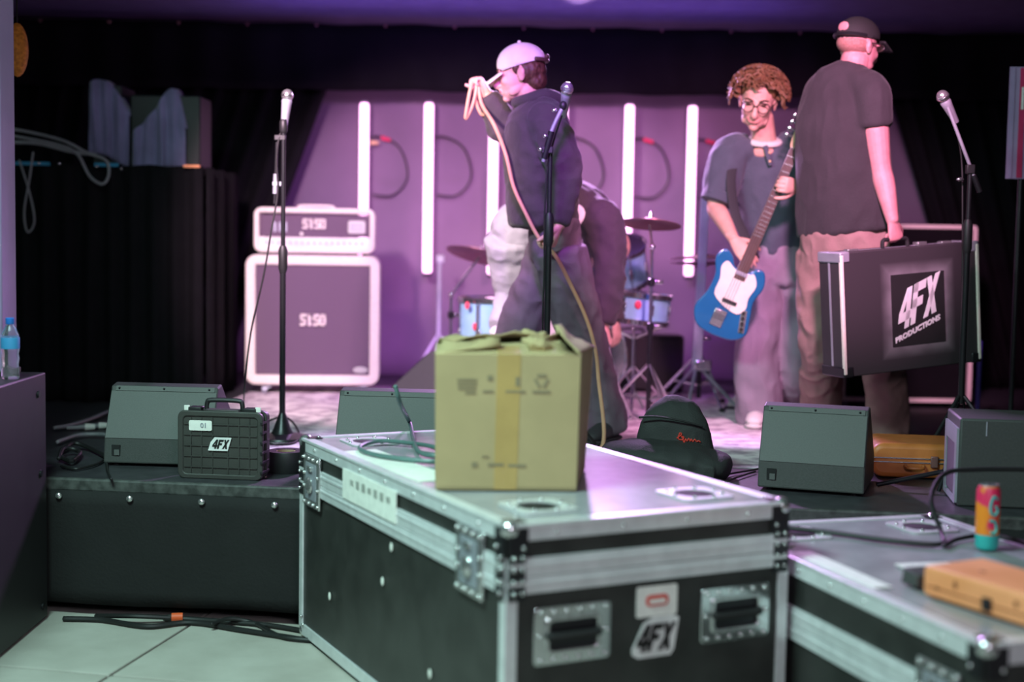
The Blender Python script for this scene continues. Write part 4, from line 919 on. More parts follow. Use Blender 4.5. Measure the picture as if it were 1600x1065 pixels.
MB().box(bb.lerp(bt, 0.3) + V((0.01, 0, 0)), (0.045, 0.02, 0.02)).build('boom_clamp', 'grey_metal', t, bevel=0.003)
MB().box(((bt.x) / 2, 0, zt - 0.03), (abs(bt.x) + 0.02, 0.02, 0.025)).build('boom_joint', 'black_plastic', t, bevel=0.004)
mp = V((-1.004, 6.306, 2.029)); md = V((-1.017, 6.306, 1.898)) - mp
MB().lathe([(0.012, zt - 0.01), (0.018, zt + 0.0), (0.018, zt + 0.04), (0.012, zt + 0.05)], seg=12).build('mic_clip', 'black_plastic', t)
microphone(mp, md, 'silver vocal microphone upright before the tied back curtain')
cable('microphone_cable', [mp + md.normalized() * 0.16, V((-1.033, 6.28, 1.851)), V((-1.046, 6.28, 1.745)), V((-1.04, 6.28, 1.605)), V((-1.066, 6.27, 1.437)), V((-1.099, 6.27, 1.239)), V((-1.155, 6.27, 0.984)), V((-1.18, 6.27, 0.756)), V((-1.306, 6.909, 0.56)), V((-1.22, 6.567, 0.52)), V((-1.098, 6.329, 0.52))], 0.004, 'cable_black', 'thin black cable hanging from the upright microphone before the speaker cabinet')
cable('base_cable', [(-1.158, 6.502, 0.53), (-1.111, 6.573, 0.56), (-1.043, 6.574, 0.57), (-0.969, 6.439, 0.53), (-0.936, 6.15, 0.52), (-1.011, 6.066, 0.52), (-1.078, 6.134, 0.52)], 0.005, 'cable_black', 'black cable looped round the domed stand base')
# centre: boom stand behind the carton
Yc = 6.02
X = (0.148, 6.02, 1.213)[0]
t = thing('microphone_stand', 'black boom microphone stand behind the cardboard carton', 'microphone stand', (X, Yc, SZ), 0, 'microphone stands')
zj = (0.14, 6.02, 1.778)[2] - SZ
tripod(t)
MB().cyl((0, 0, 0.25), (0, 0, 0.92), 0.0135, seg=14).build('lower_tube', 'black_metal', t)
MB().lathe([(0.014, 0.88), (0.020, 0.90), (0.020, 1.0), (0.014, 1.02)], seg=14).build('clutch', 'black_plastic', t)
MB().cyl((0, 0, 0.95), (0, 0, zj), 0.010, seg=12).build('upper_tube', 'black_metal', t)
def loc(px): return V(px) - V((X, Yc, SZ))
b0, b1, b2 = loc((0.119, 6.0, 1.744)), loc((0.151, 5.99, 1.869)), loc((0.195, 5.98, 1.967))
bo = MB().tube([b0, b1, b2], 0.009, 10, 5).build('boom_arm', 'grey_metal', t)
MB().cyl(b0.lerp(b1, 0.1), b1, 0.014, seg=10).build('boom_grip', 'black_metal', bo)
for pp in ((0.107, 5.99, 1.794), (0.125, 5.99, 1.85), (0.16, 5.985, 1.956)):
    MB().ell(loc(pp), (0.013, 0.010, 0.009), nu=10, nv=6).build('wing_knob', 'chrome', t)
MB().box(loc((0.134, 6.0, 1.792)), (0.05, 0.025, 0.03)).build('boom_joint', 'black_plastic', t, bevel=0.004)
MB().ell(loc((0.197, 5.98, 1.975)), (0.016, 0.016, 0.02)).build('mic_clip', 'black_plastic', t)
microphone((0.211, 5.95, 2.043), (V((0.204, 6.03, 1.972)) - V((0.211, 5.95, 2.043))), 'silver vocal microphone on the boom stand behind the carton')
cable('microphone_cable', [(0.205, 6.06, 1.969), (0.169, 6.03, 1.859), (0.139, 6.03, 1.725), (0.129, 6.03, 1.537), (0.131, 6.03, 1.294), (0.129, 6.03, 1.076), (0.137, 6.203, 0.53), (0.089, 5.987, 0.52)], 0.004, 'cable_black', 'thin black cable running down the boom stand behind the carton')
# right: tall boom stand
Yr = 5.95; X = (1.892, 5.95, 1.564)[0]
t = thing('microphone_stand', 'black microphone stand with slanted boom beside the carried 4FX case', 'microphone stand', (X, Yr, SZ), 0, 'microphone stands')
zj = (1.885, 5.95, 1.728)[2] - SZ
tripod(t, r=0.22, a0=PI / 2)
MB().cyl((0, 0, 0.25), (0, 0, 0.92), 0.0135, seg=14).build('lower_tube', 'black_metal', t)
MB().lathe([(0.014, 0.88), (0.020, 0.90), (0.020, 1.0), (0.014, 1.02)], seg=14).build('clutch', 'black_plastic', t)
MB().cyl((0, 0, 0.95), (0, 0, zj), 0.010, seg=12).build('upper_tube', 'black_metal', t)
b0, b1 = loc((1.936, 5.95, 1.645)), loc((1.781, 5.93, 1.994))
b0 = V((1.936, 5.95, 1.645)) - V((X, Yr, SZ)); b1 = V((1.784, 5.93, 1.989)) - V((X, Yr, SZ))
bo = MB().cyl(b0, b1, 0.0075, seg=10).build('boom_arm', 'grey_metal', t)
MB().cyl(b0, b0.lerp(b1, 0.2), 0.012, seg=10).build('counterweight', 'black_metal', bo)
MB().box((0, 0, zj + 0.01), (0.035, 0.03, 0.04)).build('boom_joint', 'black_plastic', t, bevel=0.004)
MB().ell(V((1.852, 5.95, 1.696)) - V((X, Yr, SZ)), (0.016, 0.008, 0.008)).build('wing_knob', 'chrome', t)
microphone((1.761, 5.93, 2.033), (0.05, 0.03, -0.07), 'silver vocal microphone on the slanted boom beside the carried case', L=0.13)
cable('microphone_cable', [(1.798, 5.97, 1.992), (1.843, 5.97, 1.869), (1.867, 5.98, 1.751), (1.877, 5.98, 1.564), (1.89, 5.98, 1.243), (1.912, 5.98, 0.838), (2.006, 6.221, 0.53)], 0.004, 'cable_black', 'thin black cable hanging beside the slanted boom stand')

# ================================================================== drum kit
def drum(name, label, loc, R, r, h, cat='drum', shell='blue_shell', lugs=8, headm='drum_head', badge=(0.5,), grp='drum kit'):
    t = thing(name, label, cat, loc, 0, grp)
    MB().lathe([(r - 0.004, -h / 2), (r, -h / 2 + 0.004), (r, h / 2 - 0.004), (r - 0.004, h / 2)], R=R, seg=40).build('shell', shell, t)
    for s, hm in ((-1, headm), (1, headm)):
        MB().lathe([(0.0, s * (h / 2 + 0.002)), (r - 0.002, s * (h / 2 + 0.002)), (r - 0.002, s * (h / 2))][::1 if s < 0 else -1], R=R, seg=32).build('drum_head', hm, t)
        zz = s * (h / 2 - 0.002)
        MB().lathe([(r + 0.001, zz - 0.012), (r + 0.011, zz - 0.012), (r + 0.012, zz + 0.014), (r + 0.004, zz + 0.016), (r - 0.001, zz + 0.010)], R=R, seg=40).build('hoop', 'chrome', t)
    lm = MB().box((0, 0, 0), (0.016, 0.022, min(0.06, h * 0.4))).mesh('lug')
    for k in range(lugs):
        a = 2 * PI * (k + 0.5) / lugs; q = R @ V(((r + 0.008) * math.cos(a), (r + 0.008) * math.sin(a), 0))
        o = link('lug', lm, 'chrome', t, bevel=0.004); o.location = q; o.rotation_euler = (R @ Matrix.Rotation(a, 3, 'Z')).to_euler()
        MB().cyl(R @ V(((r + 0.009) * math.cos(a), (r + 0.009) * math.sin(a), -h / 2)), R @ V(((r + 0.009) * math.cos(a), (r + 0.009) * math.sin(a), h / 2)), 0.0035, seg=6).build('tension_rod', 'chrome', t)
    return t
I3 = Matrix.Identity(3)
fp = (-0.098, 7.55, 1.007)
ft = drum('floor_tom', 'light blue floor tom with red badges beside the light jeans', (fp[0], 7.55, SZ + 0.40), I3, 0.185, 0.36)
for k in range(3):
    a = 2.2 + 2 * PI * k / 3
    MB().cyl((0.205 * math.cos(a), 0.205 * math.sin(a), 0.16), (0.215 * math.cos(a), 0.215 * math.sin(a), -0.40), 0.007, seg=8).build('leg', 'chrome', ft)
for px in ((-0.194, 7.366, 0.956), (-0.235, 7.366, 1.066)):
    MB().ell(V(px) - V((fp[0], 7.55, SZ + 0.40)), (0.012, 0.006, 0.020)).build('badge', 'red_badge', ft)
Rb = Matrix.Rotation(PI / 2, 3, 'X')
bp = (0.331, 7.75, 0.905)
bd_ = drum('bass_drum', 'light blue bass drum with black front head behind the bending person', (bp[0], 7.75, SZ + 0.29), Rb, 0.275, 0.40, headm='dark_head')
for s in (-1, 1): MB().cyl((s * 0.26, -0.08, -0.05), (s * 0.38, -0.14, -0.285), 0.009, seg=8).build('spur', 'chrome', bd_)
sp = (0.633, 7.35, 1.071)
Rs = Matrix.Rotation(R_(6), 3, 'Y')
sd = drum('snare_drum', 'shallow light blue snare drum with red badge on its stand', (sp[0], 7.35, sp[2]), Rs, 0.175, 0.14)
for px in ((0.633, 7.17, 1.093),): MB().ell(V(px) - V((sp[0], 7.35, sp[2])), (0.017, 0.006, 0.022)).build('badge', 'red_badge', sd)
hgt = sp[2] - SZ - 0.08
t = thing('snare_stand', 'chrome snare stand with spread tripod legs', 'drum stand', (sp[0], 7.35, SZ), 0, 'drum kit hardware')
MB().cyl((0, 0, 0.08), (0, 0, hgt - 0.06), 0.011, seg=10).build('tube', 'chrome', t)
for k in range(3):
    a = 0.4 + 2 * PI * k / 3
    MB().tube([(0, 0, hgt - 0.08), (0.12 * math.cos(a), 0.12 * math.sin(a), hgt - 0.04), (0.17 * math.cos(a), 0.17 * math.sin(a), hgt - 0.012)], 0.007).build('basket_arm', 'chrome', t)
    MB().cyl((0, 0, 0.26), (0.24 * math.cos(a), 0.24 * math.sin(a), 0.012), 0.008, seg=8).build('leg', 'chrome', t)
rp = (0.569, 7.72, 1.287)
rt_ = drum('rack_tom', 'light blue rack tom tilted beside the bent black sleeve', rp, Matrix.Rotation(R_(24), 3, 'X') @ Matrix.Rotation(R_(-8), 3, 'Y'), 0.150, 0.20)
MB().cyl((0, 0.02, -0.10), (-0.14, 0.12, -0.28), 0.010, seg=8).build('mount_arm', 'chrome', rt_)
def cymbal(name, label, c, r, tilt, tube_to, stand_label, boom=None, double=False, legr=0.26, topz=None):
    R = Matrix.Rotation(tilt[0], 3, 'X') @ Matrix.Rotation(tilt[1], 3, 'Y')
    t = thing(name, label, 'cymbal', c, 0, 'drum kit cymbals')
    prof = [(0.0, 0.030), (0.02, 0.028), (0.04, 0.014), (r * 0.6, 0.007), (r, -0.004), (r, -0.006), (r * 0.6, 0.004), (0.04, 0.011), (0.0, 0.02)]
    MB().lathe(prof, R=R, seg=44).build('plate', 'brass', t)
    if double: MB().lathe([(a, -0.03 - z) for a, z in prof[::-1]], R=R, seg=44).build('lower_plate', 'brass', t)
    MB().cyl(R @ V((0, 0, 0.028)), R @ V((0, 0, 0.055)), 0.011, seg=10).build('wing_nut', 'chrome', t)
    s = thing('cymbal_stand', stand_label, 'cymbal stand', (tube_to[0], tube_to[1], SZ), 0, 'drum kit hardware')
    tz = tube_to[2] - SZ
    MB().cyl((0, 0, 0.05), (0, 0, tz * 0.55), 0.0125, seg=12).build('lower_tube', 'black_metal', s)
    MB().cyl((0, 0, tz * 0.5), (0, 0, tz), 0.009, seg=12).build('upper_tube', 'chrome', s)
    for zz in (tz * 0.55, tz * 0.8):
        MB().lathe([(0.013, zz - 0.02), (0.019, zz - 0.015), (0.019, zz + 0.015), (0.012, zz + 0.02)], seg=12).build('clutch', 'black_metal', s)
        MB().box((0.035, 0, zz), (0.05, 0.012, 0.02)).build('wing_bolt', 'chrome', s, bevel=0.004)
    cc = V(c) - V((tube_to[0], tube_to[1], SZ)) + R @ V((0, 0, -0.005))
    MB().cyl((0, 0, tz), cc, 0.007, seg=8).build('tilter_arm', 'chrome', s)
    MB().ell((0, -0.012, tz), 0.016, nu=10, nv=8).build('tilter_bolt', 'chrome', s)
    for k in range(3):
        a = 0.9 + 2 * PI * k / 3; q = (legr * math.cos(a), legr * math.sin(a))
        lg = MB().cyl((0, 0, 0.30), (q[0], q[1], 0.014), 0.008, seg=8).build('leg', 'chrome', s)
        MB().ell((q[0], q[1], 0.014), (0.018, 0.018, 0.013), nu=8, nv=6).build('rubber_foot', 'black_rubber', lg)
        MB().cyl((0, 0, 0.12), (q[0] * 0.55, q[1] * 0.55, 0.145), 0.006, seg=6).build('brace', 'chrome', s)
    return t
cymbal('crash_cymbal', 'tilted crash cymbal in front of a glowing tube', (0.668, 7.03, 1.501), 0.155, (R_(-10), R_(4)), (0.684, 7.04, 1.388), 'chrome cymbal stand with tripod legs before the snare drum')
cymbal('crash_cymbal', 'tilted crash cymbal above the floor tom beside the light jeans', (-0.189, 8.05, 1.314), 0.195, (R_(-14), R_(12)), (-0.349, 8.06, 1.091), 'cymbal stand with angled arm beside the floor tom', legr=0.2)
cymbal('hi_hat', 'pair of hi-hat cymbals crossing a glowing tube beside the blue bass', (1.023, 7.75, 1.328), 0.175, (R_(-2), R_(-2)), (1.026, 7.75, 1.196), 'hi-hat stand with tripod legs behind the blue bass', double=True)
# tall flat bar standing between tube and bass guitar
a_, b_ = (1.008, 7.55, 1.676), (1.352, 10.516, 0.51)
t = thing('upright_bar', 'wide grey upright bar between the hi-hat and the blue bass', 'stand', ((0.986, 7.55, 0.69)[0], 7.55, SZ))
o_ = V(((0.986, 7.55, 0.69)[0], 7.55, SZ))
MB().hexa([V((-0.026, -0.01, 0.22)), V((0.026, -0.01, 0.22)), V((0.026, 0.01, 0.22)), V((-0.026, 0.01, 0.22))], [V(a_) - o_ + V((-0.022, -0.01, 0)), V(a_) - o_ + V((0.022, -0.01, 0)), V(a_) - o_ + V((0.022, 0.01, 0)), V(a_) - o_ + V((-0.022, 0.01, 0))]).build('bar', 'grey_metal', t, smooth=False, bevel=0.003)
tripod(t, 0.24, 0.24, 'grey_metal', 0.2)
MB().box((0.03, -0.01, 0.25), (0.09, 0.05, 0.06)).build('collar', 'chrome', t, bevel=0.008)
# foot pedal with white plate + bass pedal
p = (1.267, 8.197, 0.51)
t = thing('foot_pedal', 'white and black foot pedal on the rug behind the blue bass', 'pedal', (p[0], 7.75, SZ), -0.4)
MB().hexa([V((-0.05, -0.12, 0.02)), V((0.05, -0.12, 0.02)), V((0.05, 0.12, 0.06)), V((-0.05, 0.12, 0.06))], [V((-0.05, -0.12, 0.035)), V((0.05, -0.12, 0.035)), V((0.05, 0.12, 0.075)), V((-0.05, 0.12, 0.075))]).build('footboard', 'shoe_white', t, bevel=0.004)
MB().box((0, 0, 0.008), (0.14, 0.26, 0.016)).build('base_plate', 'black_metal', t, bevel=0.003)
for s in (-1, 1): MB().cyl((s * 0.06, 0.1, 0.012), (s * 0.06, 0.1, 0.20), 0.009, seg=8).build('post', 'chrome', t)
MB().cyl((-0.06, 0.1, 0.2), (0.06, 0.1, 0.2), 0.008, seg=8).build('axle', 'chrome', t)
# dark instrument amp between kit and bass player
t = thing('keyboard_case', 'dark instrument case standing behind the drum hardware', 'case', ((0.72, 8.6, 0.696)[0], 8.55, SZ), 0.05)
MB().box((0, 0, 0.17), (0.62, 0.16, 0.34)).build('body', 'black_plastic', t, bevel=0.02)
MB().tube([(-0.07, -0.01, 0.34), (-0.06, -0.01, 0.37), (0.06, -0.01, 0.37), (0.07, -0.01, 0.34)], 0.008).build('carry_handle', 'black_rubber', t)

# ================================================================== carried case with 4FX PRODUCTIONS
m = bpy.data.materials.new('case_front'); m.use_nodes = True; nt = m.node_tree; bs = nt.nodes['Principled BSDF']; bs.inputs['Roughness'].default_value = 0.6
tc = nt.nodes.new('ShaderNodeTexCoord'); sx = nt.nodes.new('ShaderNodeSeparateXYZ'); nt.links.new(tc.outputs['Object'], sx.inputs[0])
def mth(op, a, b=None):
    nd = nt.nodes.new('ShaderNodeMath'); nd.operation = op
    for i, v in enumerate((a, b)):
        if v is None: continue
        if isinstance(v, (int, float)): nd.inputs[i].default_value = v
        else: nt.links.new(v, nd.inputs[i])
    return nd.outputs[0]
LC = (0.385, 0.262); LW, LH = 0.275, 0.31
dx = mth('SUBTRACT', mth('ABSOLUTE', mth('SUBTRACT', sx.outputs[0], LC[0])), LW / 2)
dz = mth('SUBTRACT', mth('ABSOLUTE', mth('SUBTRACT', sx.outputs[2], LC[1])), LH / 2)
dd = mth('MAXIMUM', dx, dz)
nz = nt.nodes.new('ShaderNodeTexNoise'); nz.inputs['Scale'].default_value = 9; nt.links.new(tc.outputs['Object'], nz.inputs[0])
fac = mth('MULTIPLY', mth('MAXIMUM', mth('SUBTRACT', 1.0, mth('DIVIDE', mth('ABSOLUTE', dd), 0.055)), 0.0), mth('MULTIPLY', nz.outputs[0], 0.42))
mx = nt.nodes.new('ShaderNodeMix'); mx.data_type = 'RGBA'; nt.links.new(fac, mx.inputs[0])
mx.inputs[6].default_value = (0.034, 0.030, 0.033, 1); mx.inputs[7].default_value = (0.62, 0.60, 0.62, 1)
nt.links.new(mx.outputs[2], bs.inputs['Base Color']); M['case_front'] = m
cl = V((1.418, 6.02, 0.853))
cc = thing('carry_case', 'black hard case painted 4FX PRODUCTIONS carried by the man in black', 'case', cl, 0, None)
cc.rotation_euler = (0, R_(-4.8), R_(21))
cw, ch, ct = 0.705, 0.53, 0.165
MB().prism(rrect(cw, ch, 0.012, 3, cw / 2, ch / 2), 0.0, ct * 0.52).build('front_half', 'case_front', cc, bevel=0.004)
MB().prism(rrect(cw, ch, 0.012, 3, cw / 2, ch / 2), ct * 0.54, ct).build('back_half', 'case_tolex', cc, bevel=0.004)
MB().ringframe(rrect(cw + 0.003, ch + 0.003, 0.013, 3, cw / 2, ch / 2), rrect(cw - 0.02, ch - 0.02, 0.01, 3, cw / 2, ch / 2), ct * 0.49, ct * 0.57).build('seam_valance', 'grey_metal', cc)
for x in (0.004, cw - 0.004): MB().box((x, 0.003, ch / 2), (0.016, 0.018, ch - 0.02)).build('edge_binding', 'cream' if x > 0.1 else 'cream', cc, bevel=0.004)
for x in (0.02, cw - 0.02):
    for z in (0.02, ch - 0.02): MB().box((x, ct / 2, z), (0.05, ct + 0.008, 0.046)).build('corner_cap', 'grey_metal' if z > 0.1 else 'black_metal', cc, bevel=0.006)
for x in (0.11, cw - 0.11): MB().box((x, ct * 0.5, ch + 0.003), (0.055, 0.035, 0.012)).build('latch', 'steel', cc, bevel=0.003)
hx = 0.335
MB().tube([(hx - 0.065, ct / 2, ch), (hx - 0.062, ct / 2, ch + 0.030), (hx - 0.04, ct / 2, ch + 0.036), (hx + 0.04, ct / 2, ch + 0.036), (hx + 0.062, ct / 2, ch + 0.030), (hx + 0.065, ct / 2, ch)], 0.009, 8, 5).build('carry_handle', 'black_rubber', cc)
MB().box((hx + 0.13, ct / 2, ch + 0.006), (0.05, 0.04, 0.018)).build('lock', 'steel', cc, bevel=0.004)
MB().box((LC[0], -0.0008, LC[1]), (LW, 0.003, LH)).build('logo_ground', 'black_rubber', cc, smooth=False)
word(cc, '4FX', LC[0] - 0.0, LC[1] + 0.03 - 0.36 * LC[0], 0.200, 0.165, -0.005, -0.001, 'white_print', gap=0.03, shear=0.16, rise=0.36)
text_part(cc, 'PRODUCTIONS', 0.032, (LC[0] - 0.008, -0.0035, LC[1] - 0.088), 'white_print', rise=0.36, offset=0.0016, width=0.235, ex=0.0012)
bpy.context.view_layer.update()
HANDLE = wmat(cc) @ V((hx, ct / 2, ch + 0.036)); HDIR = (wmat(cc).to_3x3() @ V((1, 0, 0))).normalized()
# ================================================================== people
def frame(fwd, up):
    f = V(fwd).normalized(); r = f.cross(V(up)).normalized(); u = r.cross(f); return r, f, u
def head(mb, c, fwd, up, k=1.0, ears=True):
    r, f, u = frame(fwd, up); R = Matrix((r, f, u)).transposed(); c = V(c)
    def T(x, y, z): return c + (r * x + f * y + u * z) * k
    def E(x, y, z, a, b, d, tilt=0): mb.ell(T(x, y, z), (a * k, b * k, d * k), R @ Matrix.Rotation(tilt, 3, 'X'), 18, 12)
    E(0, -0.014, 0.032, 0.074, 0.095, 0.084); E(0, 0.026, -0.02, 0.064, 0.064, 0.082)
    E(0, 0.040, -0.074, 0.046, 0.046, 0.034); E(0, 0.066, -0.098, 0.021, 0.020, 0.018)
    for s in (-1, 1):
        E(s * 0.034, 0.056, -0.026, 0.024, 0.026, 0.026); E(s * 0.044, 0.020, -0.066, 0.015, 0.040, 0.022, -0.5)
        E(s * 0.030, 0.080, 0.020, 0.024, 0.012, 0.008)
        if ears: E(s * 0.074, -0.012, -0.008, 0.008, 0.018, 0.031); E(s * 0.079, -0.020, 0.002, 0.009, 0.010, 0.020)
    E(0, 0.058, -0.045, 0.044, 0.030, 0.036)
    mb.loft([T(0, 0.084, 0.010), T(0, 0.098, -0.014), T(0, 0.110, -0.036), T(0, 0.098, -0.046)], [0.009 * k, 0.011 * k, 0.014 * k, 0.012 * k], seg=10, sub=3)
    for s in (-1, 1): E(s * 0.011, 0.094, -0.040, 0.009, 0.011, 0.008)
    E(0, 0.088, -0.062, 0.022, 0.010, 0.0065); E(0, 0.086, -0.073, 0.019, 0.010, 0.007)
    return T, R, (r, f, u)
def hand(mb, wrist, d, n, thumb=1, curl=(0.5, 0.6, 0.4), k=1.0, spread=1.0, tcurl=0.3):
    d = V(d).normalized(); n = V(n); n = (n - d * n.dot(d)).normalized(); w = d.cross(n).normalized() * thumb; wrist = V(wrist)
    mb.loft([wrist - d * 0.03, wrist, wrist + d * 0.03 * k, wrist + d * 0.065 * k, wrist + d * 0.092 * k], [0.026, 0.027, 0.033, 0.040, 0.038], [0.020, 0.018, 0.016, 0.014, 0.011], side=w, seg=14, sub=3)
    for off, L, q in ((0.030, 0.070, 1.0), (0.0105, 0.080, 1.0), (-0.0095, 0.074, 1.05), (-0.029, 0.058, 1.1)):
        p = wrist + d * (0.088 - abs(off) * 0.12) * k + w * off * spread; pts = [p - d * 0.015, p]; a = 0.0
        dd = (d + w * off * 1.2 * (spread - 0.6)).normalized()
        for c_, fr in zip(curl, (0.45, 0.32, 0.23)):
            a += c_ * q; p = p + (dd * math.cos(a) + n * math.sin(a)) * L * fr * k; pts.append(p)
        mb.loft(pts, [0.0095, 0.0092, 0.0086, 0.0080, 0.0068], seg=10, sub=3, capf=0.9)
    p = wrist + d * 0.022 * k + w * 0.024 + n * 0.006; pts = [p]; dd = (d * 0.62 + w * 0.72 + n * 0.30).normalized()
    for i, L in enumerate((0.042, 0.034, 0.026)):
        p = p + dd * L * k; pts.append(p); dd = (dd + d * 0.25 + n * tcurl - w * 0.25).normalized()
    mb.loft(pts, [0.015, 0.0120, 0.0102, 0.0082], seg=10, sub=3, capf=0.9)
def skin(t, mb, m='skin'):
    me = remesh(mb, 0.0042, 5, 0.5); return link('body', me, m, t, world=True)
def garment(t, name, mb, m, voxel=0.009, it=5, amp=0.006, freq=9, st=(1, 1, 1), seed=0.0):
    me = remesh(mb, voxel, it); wrinkle(me, amp, freq, st, seed); return link(name, me, m, t, world=True)
def shoe(t, heel, d, m='shoe_white', L=0.27, sole='shoe_white'):
    d = V((d[0], d[1], 0)).normalized(); s = V((d.y, -d.x, 0)); h = V(heel); z = V((0, 0, 1))
    mb = MB(); mb.loft([h + z * 0.055 - d * 0.01, h + d * 0.06 + z * 0.058, h + d * 0.14 + z * 0.048, h + d * 0.21 + z * 0.040, h + d * (L - 0.035) + z * 0.036], [0.036, 0.040, 0.044, 0.045, 0.036], [0.045, 0.048, 0.038, 0.028, 0.022], side=s, seg=16, sub=3, capf=0.8)
    mb.loft([h + d * 0.025 + z * 0.05, h + d * 0.02 + z * 0.11], [0.040, 0.042], seg=14, sub=2, capf=0.2)
    o = link('shoe', remesh(mb, 0.006, 3), m, t, world=True)
    mb = MB(); mb.loft([h + z * 0.013 - d * 0.012, h + d * 0.1 + z * 0.013, h + d * 0.2 + z * 0.013, h + d * (L - 0.03) + z * 0.014], [0.040, 0.043, 0.049, 0.038], [0.013] * 4, side=s, seg=16, sub=3, capf=1.5)
    mb.build('sole', sole, o, world=True)
    return o
zS = SZ + 0.004     # standing on the rug

# ---------------------------------------------------------------- man in black carrying the case
t = thing('person', 'man in black t-shirt and dark cap seen from behind carrying the 4FX case', 'person', (1.56, 6.5, SZ), 0, 'people on the stage')
F = V((0.50, 0.866, 0)); Rt = V((0.866, -0.50, 0))
mb = MB()
hc = V((1.524, 6.43, 2.297)); T, R, fr = head(mb, hc, (0.80, 0.55, -0.12), (0.05, 0, 1), 1.03)
nb_ = V((1.502, 6.43, 2.186)); mb.loft([nb_ + V((0, 0, -0.06)), nb_, hc + V((-0.012, -0.01, -0.05))], [0.075, 0.066, 0.064], seg=16, sub=3)
shR, shL = V((1.559, 6.3, 2.081)), V((1.385, 6.56, 2.066)); elR = V((1.602, 6.27, 1.76)); grip = HANDLE
wrR = grip + V((-0.012, 0.0, 0.076)); 
mb.loft([shR, shR.lerp(elR, 0.5), elR, elR.lerp(wrR, 0.35), wrR], [0.062, 0.056, 0.045, 0.046, 0.027], seg=16, sub=4)
hand(mb, wrR, (grip - wrR) + V((0.006, 0, 0.0)), (-0.47, 0.88, 0), thumb=1, curl=(1.25, 1.35, 0.8), k=0.88)
pel = V((1.5, 6.43, 1.387))
mb.loft([pel, V((1.476, 6.43, 1.765)), V((1.472, 6.43, 2.036)), nb_], [0.14, 0.155, 0.16, 0.07], [0.10, 0.11, 0.10, 0.06], side=Rt, seg=18, sub=4)
elL = V((1.363, 6.66, 1.745)); wrL = elL + V((0.05, -0.02, -0.24))
mb.loft([shL, elL, wrL], [0.058, 0.045, 0.03], seg=14, sub=4); hand(mb, wrL, (0.1, 0.05, -1), (0.9, 0.3, 0), thumb=1)
skin(t, mb, 'skin_red')
mb = MB()
mb.loft([V((1.506, 6.43, 1.473)), V((1.494, 6.43, 1.565)), V((1.469, 6.43, 1.794)), V((1.463, 6.43, 1.965)), V((1.476, 6.43, 2.107)), V((1.491, 6.43, 2.169)), V((1.504, 6.43, 2.212))], [0.232, 0.228, 0.212, 0.205, 0.185, 0.130, 0.078], [0.150, 0.150, 0.145, 0.135, 0.110, 0.090, 0.068], side=Rt, seg=26, sub=5, capf=0.1)
mb.loft([V((1.512, 6.37, 2.124)), shR, V((1.575, 6.29, 1.936))], [0.07, 0.078, 0.076], seg=18, sub=4, capf=0.1)
mb.loft([V((1.438, 6.52, 2.115)), shL, V((1.366, 6.62, 1.934))], [0.07, 0.078, 0.076], seg=18, sub=4, capf=0.1)
garment(t, 't_shirt', mb, 'black_tee', it=14, amp=0.007, freq=7, st=(1.4, 1.4, 0.6))
aR = V((1.761, 6.578, 0.514)); aL = V((1.527, 6.944, 0.514))
mb = MB()
mb.loft([V((1.496, 6.43, 1.502)), V((1.5, 6.43, 1.407)), V((1.505, 6.44, 1.321))], [0.200, 0.205, 0.19], [0.135, 0.14, 0.12], side=Rt, seg=22, sub=4, capf=0.3)
mb.loft([V((1.412, 6.5, 1.376)), V((1.415, 6.52, 1.156)), V((1.435, 6.58, 0.93)), aL + V((0, 0, 0.035))], [0.115, 0.105, 0.095, 0.092], seg=18, sub=5, capf=0.1)
mb.loft([V((1.58, 6.4, 1.38)), V((1.658, 6.44, 1.077)), V((1.717, 6.52, 0.837)), aR + V((0, 0, 0.035))], [0.115, 0.105, 0.092, 0.090], seg=18, sub=5, capf=0.1)
garment(t, 'trousers', mb, 'brown_twill', amp=0.012, freq=8, st=(1, 1, 0.8), seed=5)
shoe(t, aR + V((-0.03, -0.02, 0)), F, 'shoe_dark', sole='shoe_dark'); shoe(t, aL + V((-0.02, -0.01, 0)), F, 'shoe_dark', sole='shoe_dark')
# cap
mb = MB(); r, f, u = fr
cp = T(0, -0.010, 0.045); mb.ell(cp, (0.086, 0.106, 0.084), R, 24, 16)
me = mb.mesh(); bm = bmesh.new(); bm.from_mesh(me); bmesh.ops.bisect_plane(bm, geom=bm.verts[:] + bm.edges[:] + bm.faces[:], plane_co=T(0, 0, 0.030), plane_no=(u - f * 0.12).normalized(), clear_inner=True)
bm.to_mesh(me); bm.free(); o = link('cap', me, 'cap_black', t, world=True)
s_ = o.modifiers.new('s', 'SOLIDIFY'); s_.thickness = 0.004
rows = [[T(x * (1 - 0.25 * j / 5) , 0.085 + j * 0.016, 0.040 - 0.35 * x * x * 10 * 0.3 - j * 0.006) for x in [-0.07 + 0.14 * k / 10 for k in range(11)]] for j in range(6)]
b_ = sheet(rows, 'cap_black', 'brim', o, 0.004, world=True)
MB().tube([T(0.086 * math.cos(a), -0.012 + 0.108 * math.sin(a), 0.032) for a in [R_(200 + 10 * k) for k in range(15)]], 0.009, 8, 2).build('strap', 'black_metal', o, world=True)
MB().ell(T(0, -0.108, 0.065), (0.030, 0.006, 0.022), R).build('strap_opening', 'skin_red', o, world=True)
gl = MB()
for s in (-1, 1): gl.ell(T(s * 0.032, 0.100, 0.010), (0.026, 0.006, 0.017), R, 12, 8); gl.tube([T(s * 0.056, 0.094, 0.012), T(s * 0.078, 0.04, 0.012), T(s * 0.082, -0.01, 0.008)], 0.003)
gl.tube([T(-0.01, 0.106, 0.012), T(0.01, 0.106, 0.012)], 0.003); gl.build('sunglasses', 'glass_frame', t, world=True)
mb = MB(); mb.ell(T(0, -0.020, 0.004), (0.0765, 0.092, 0.050), R, 20, 12); mb.build('hair', 'cropped_hair', t, world=True)

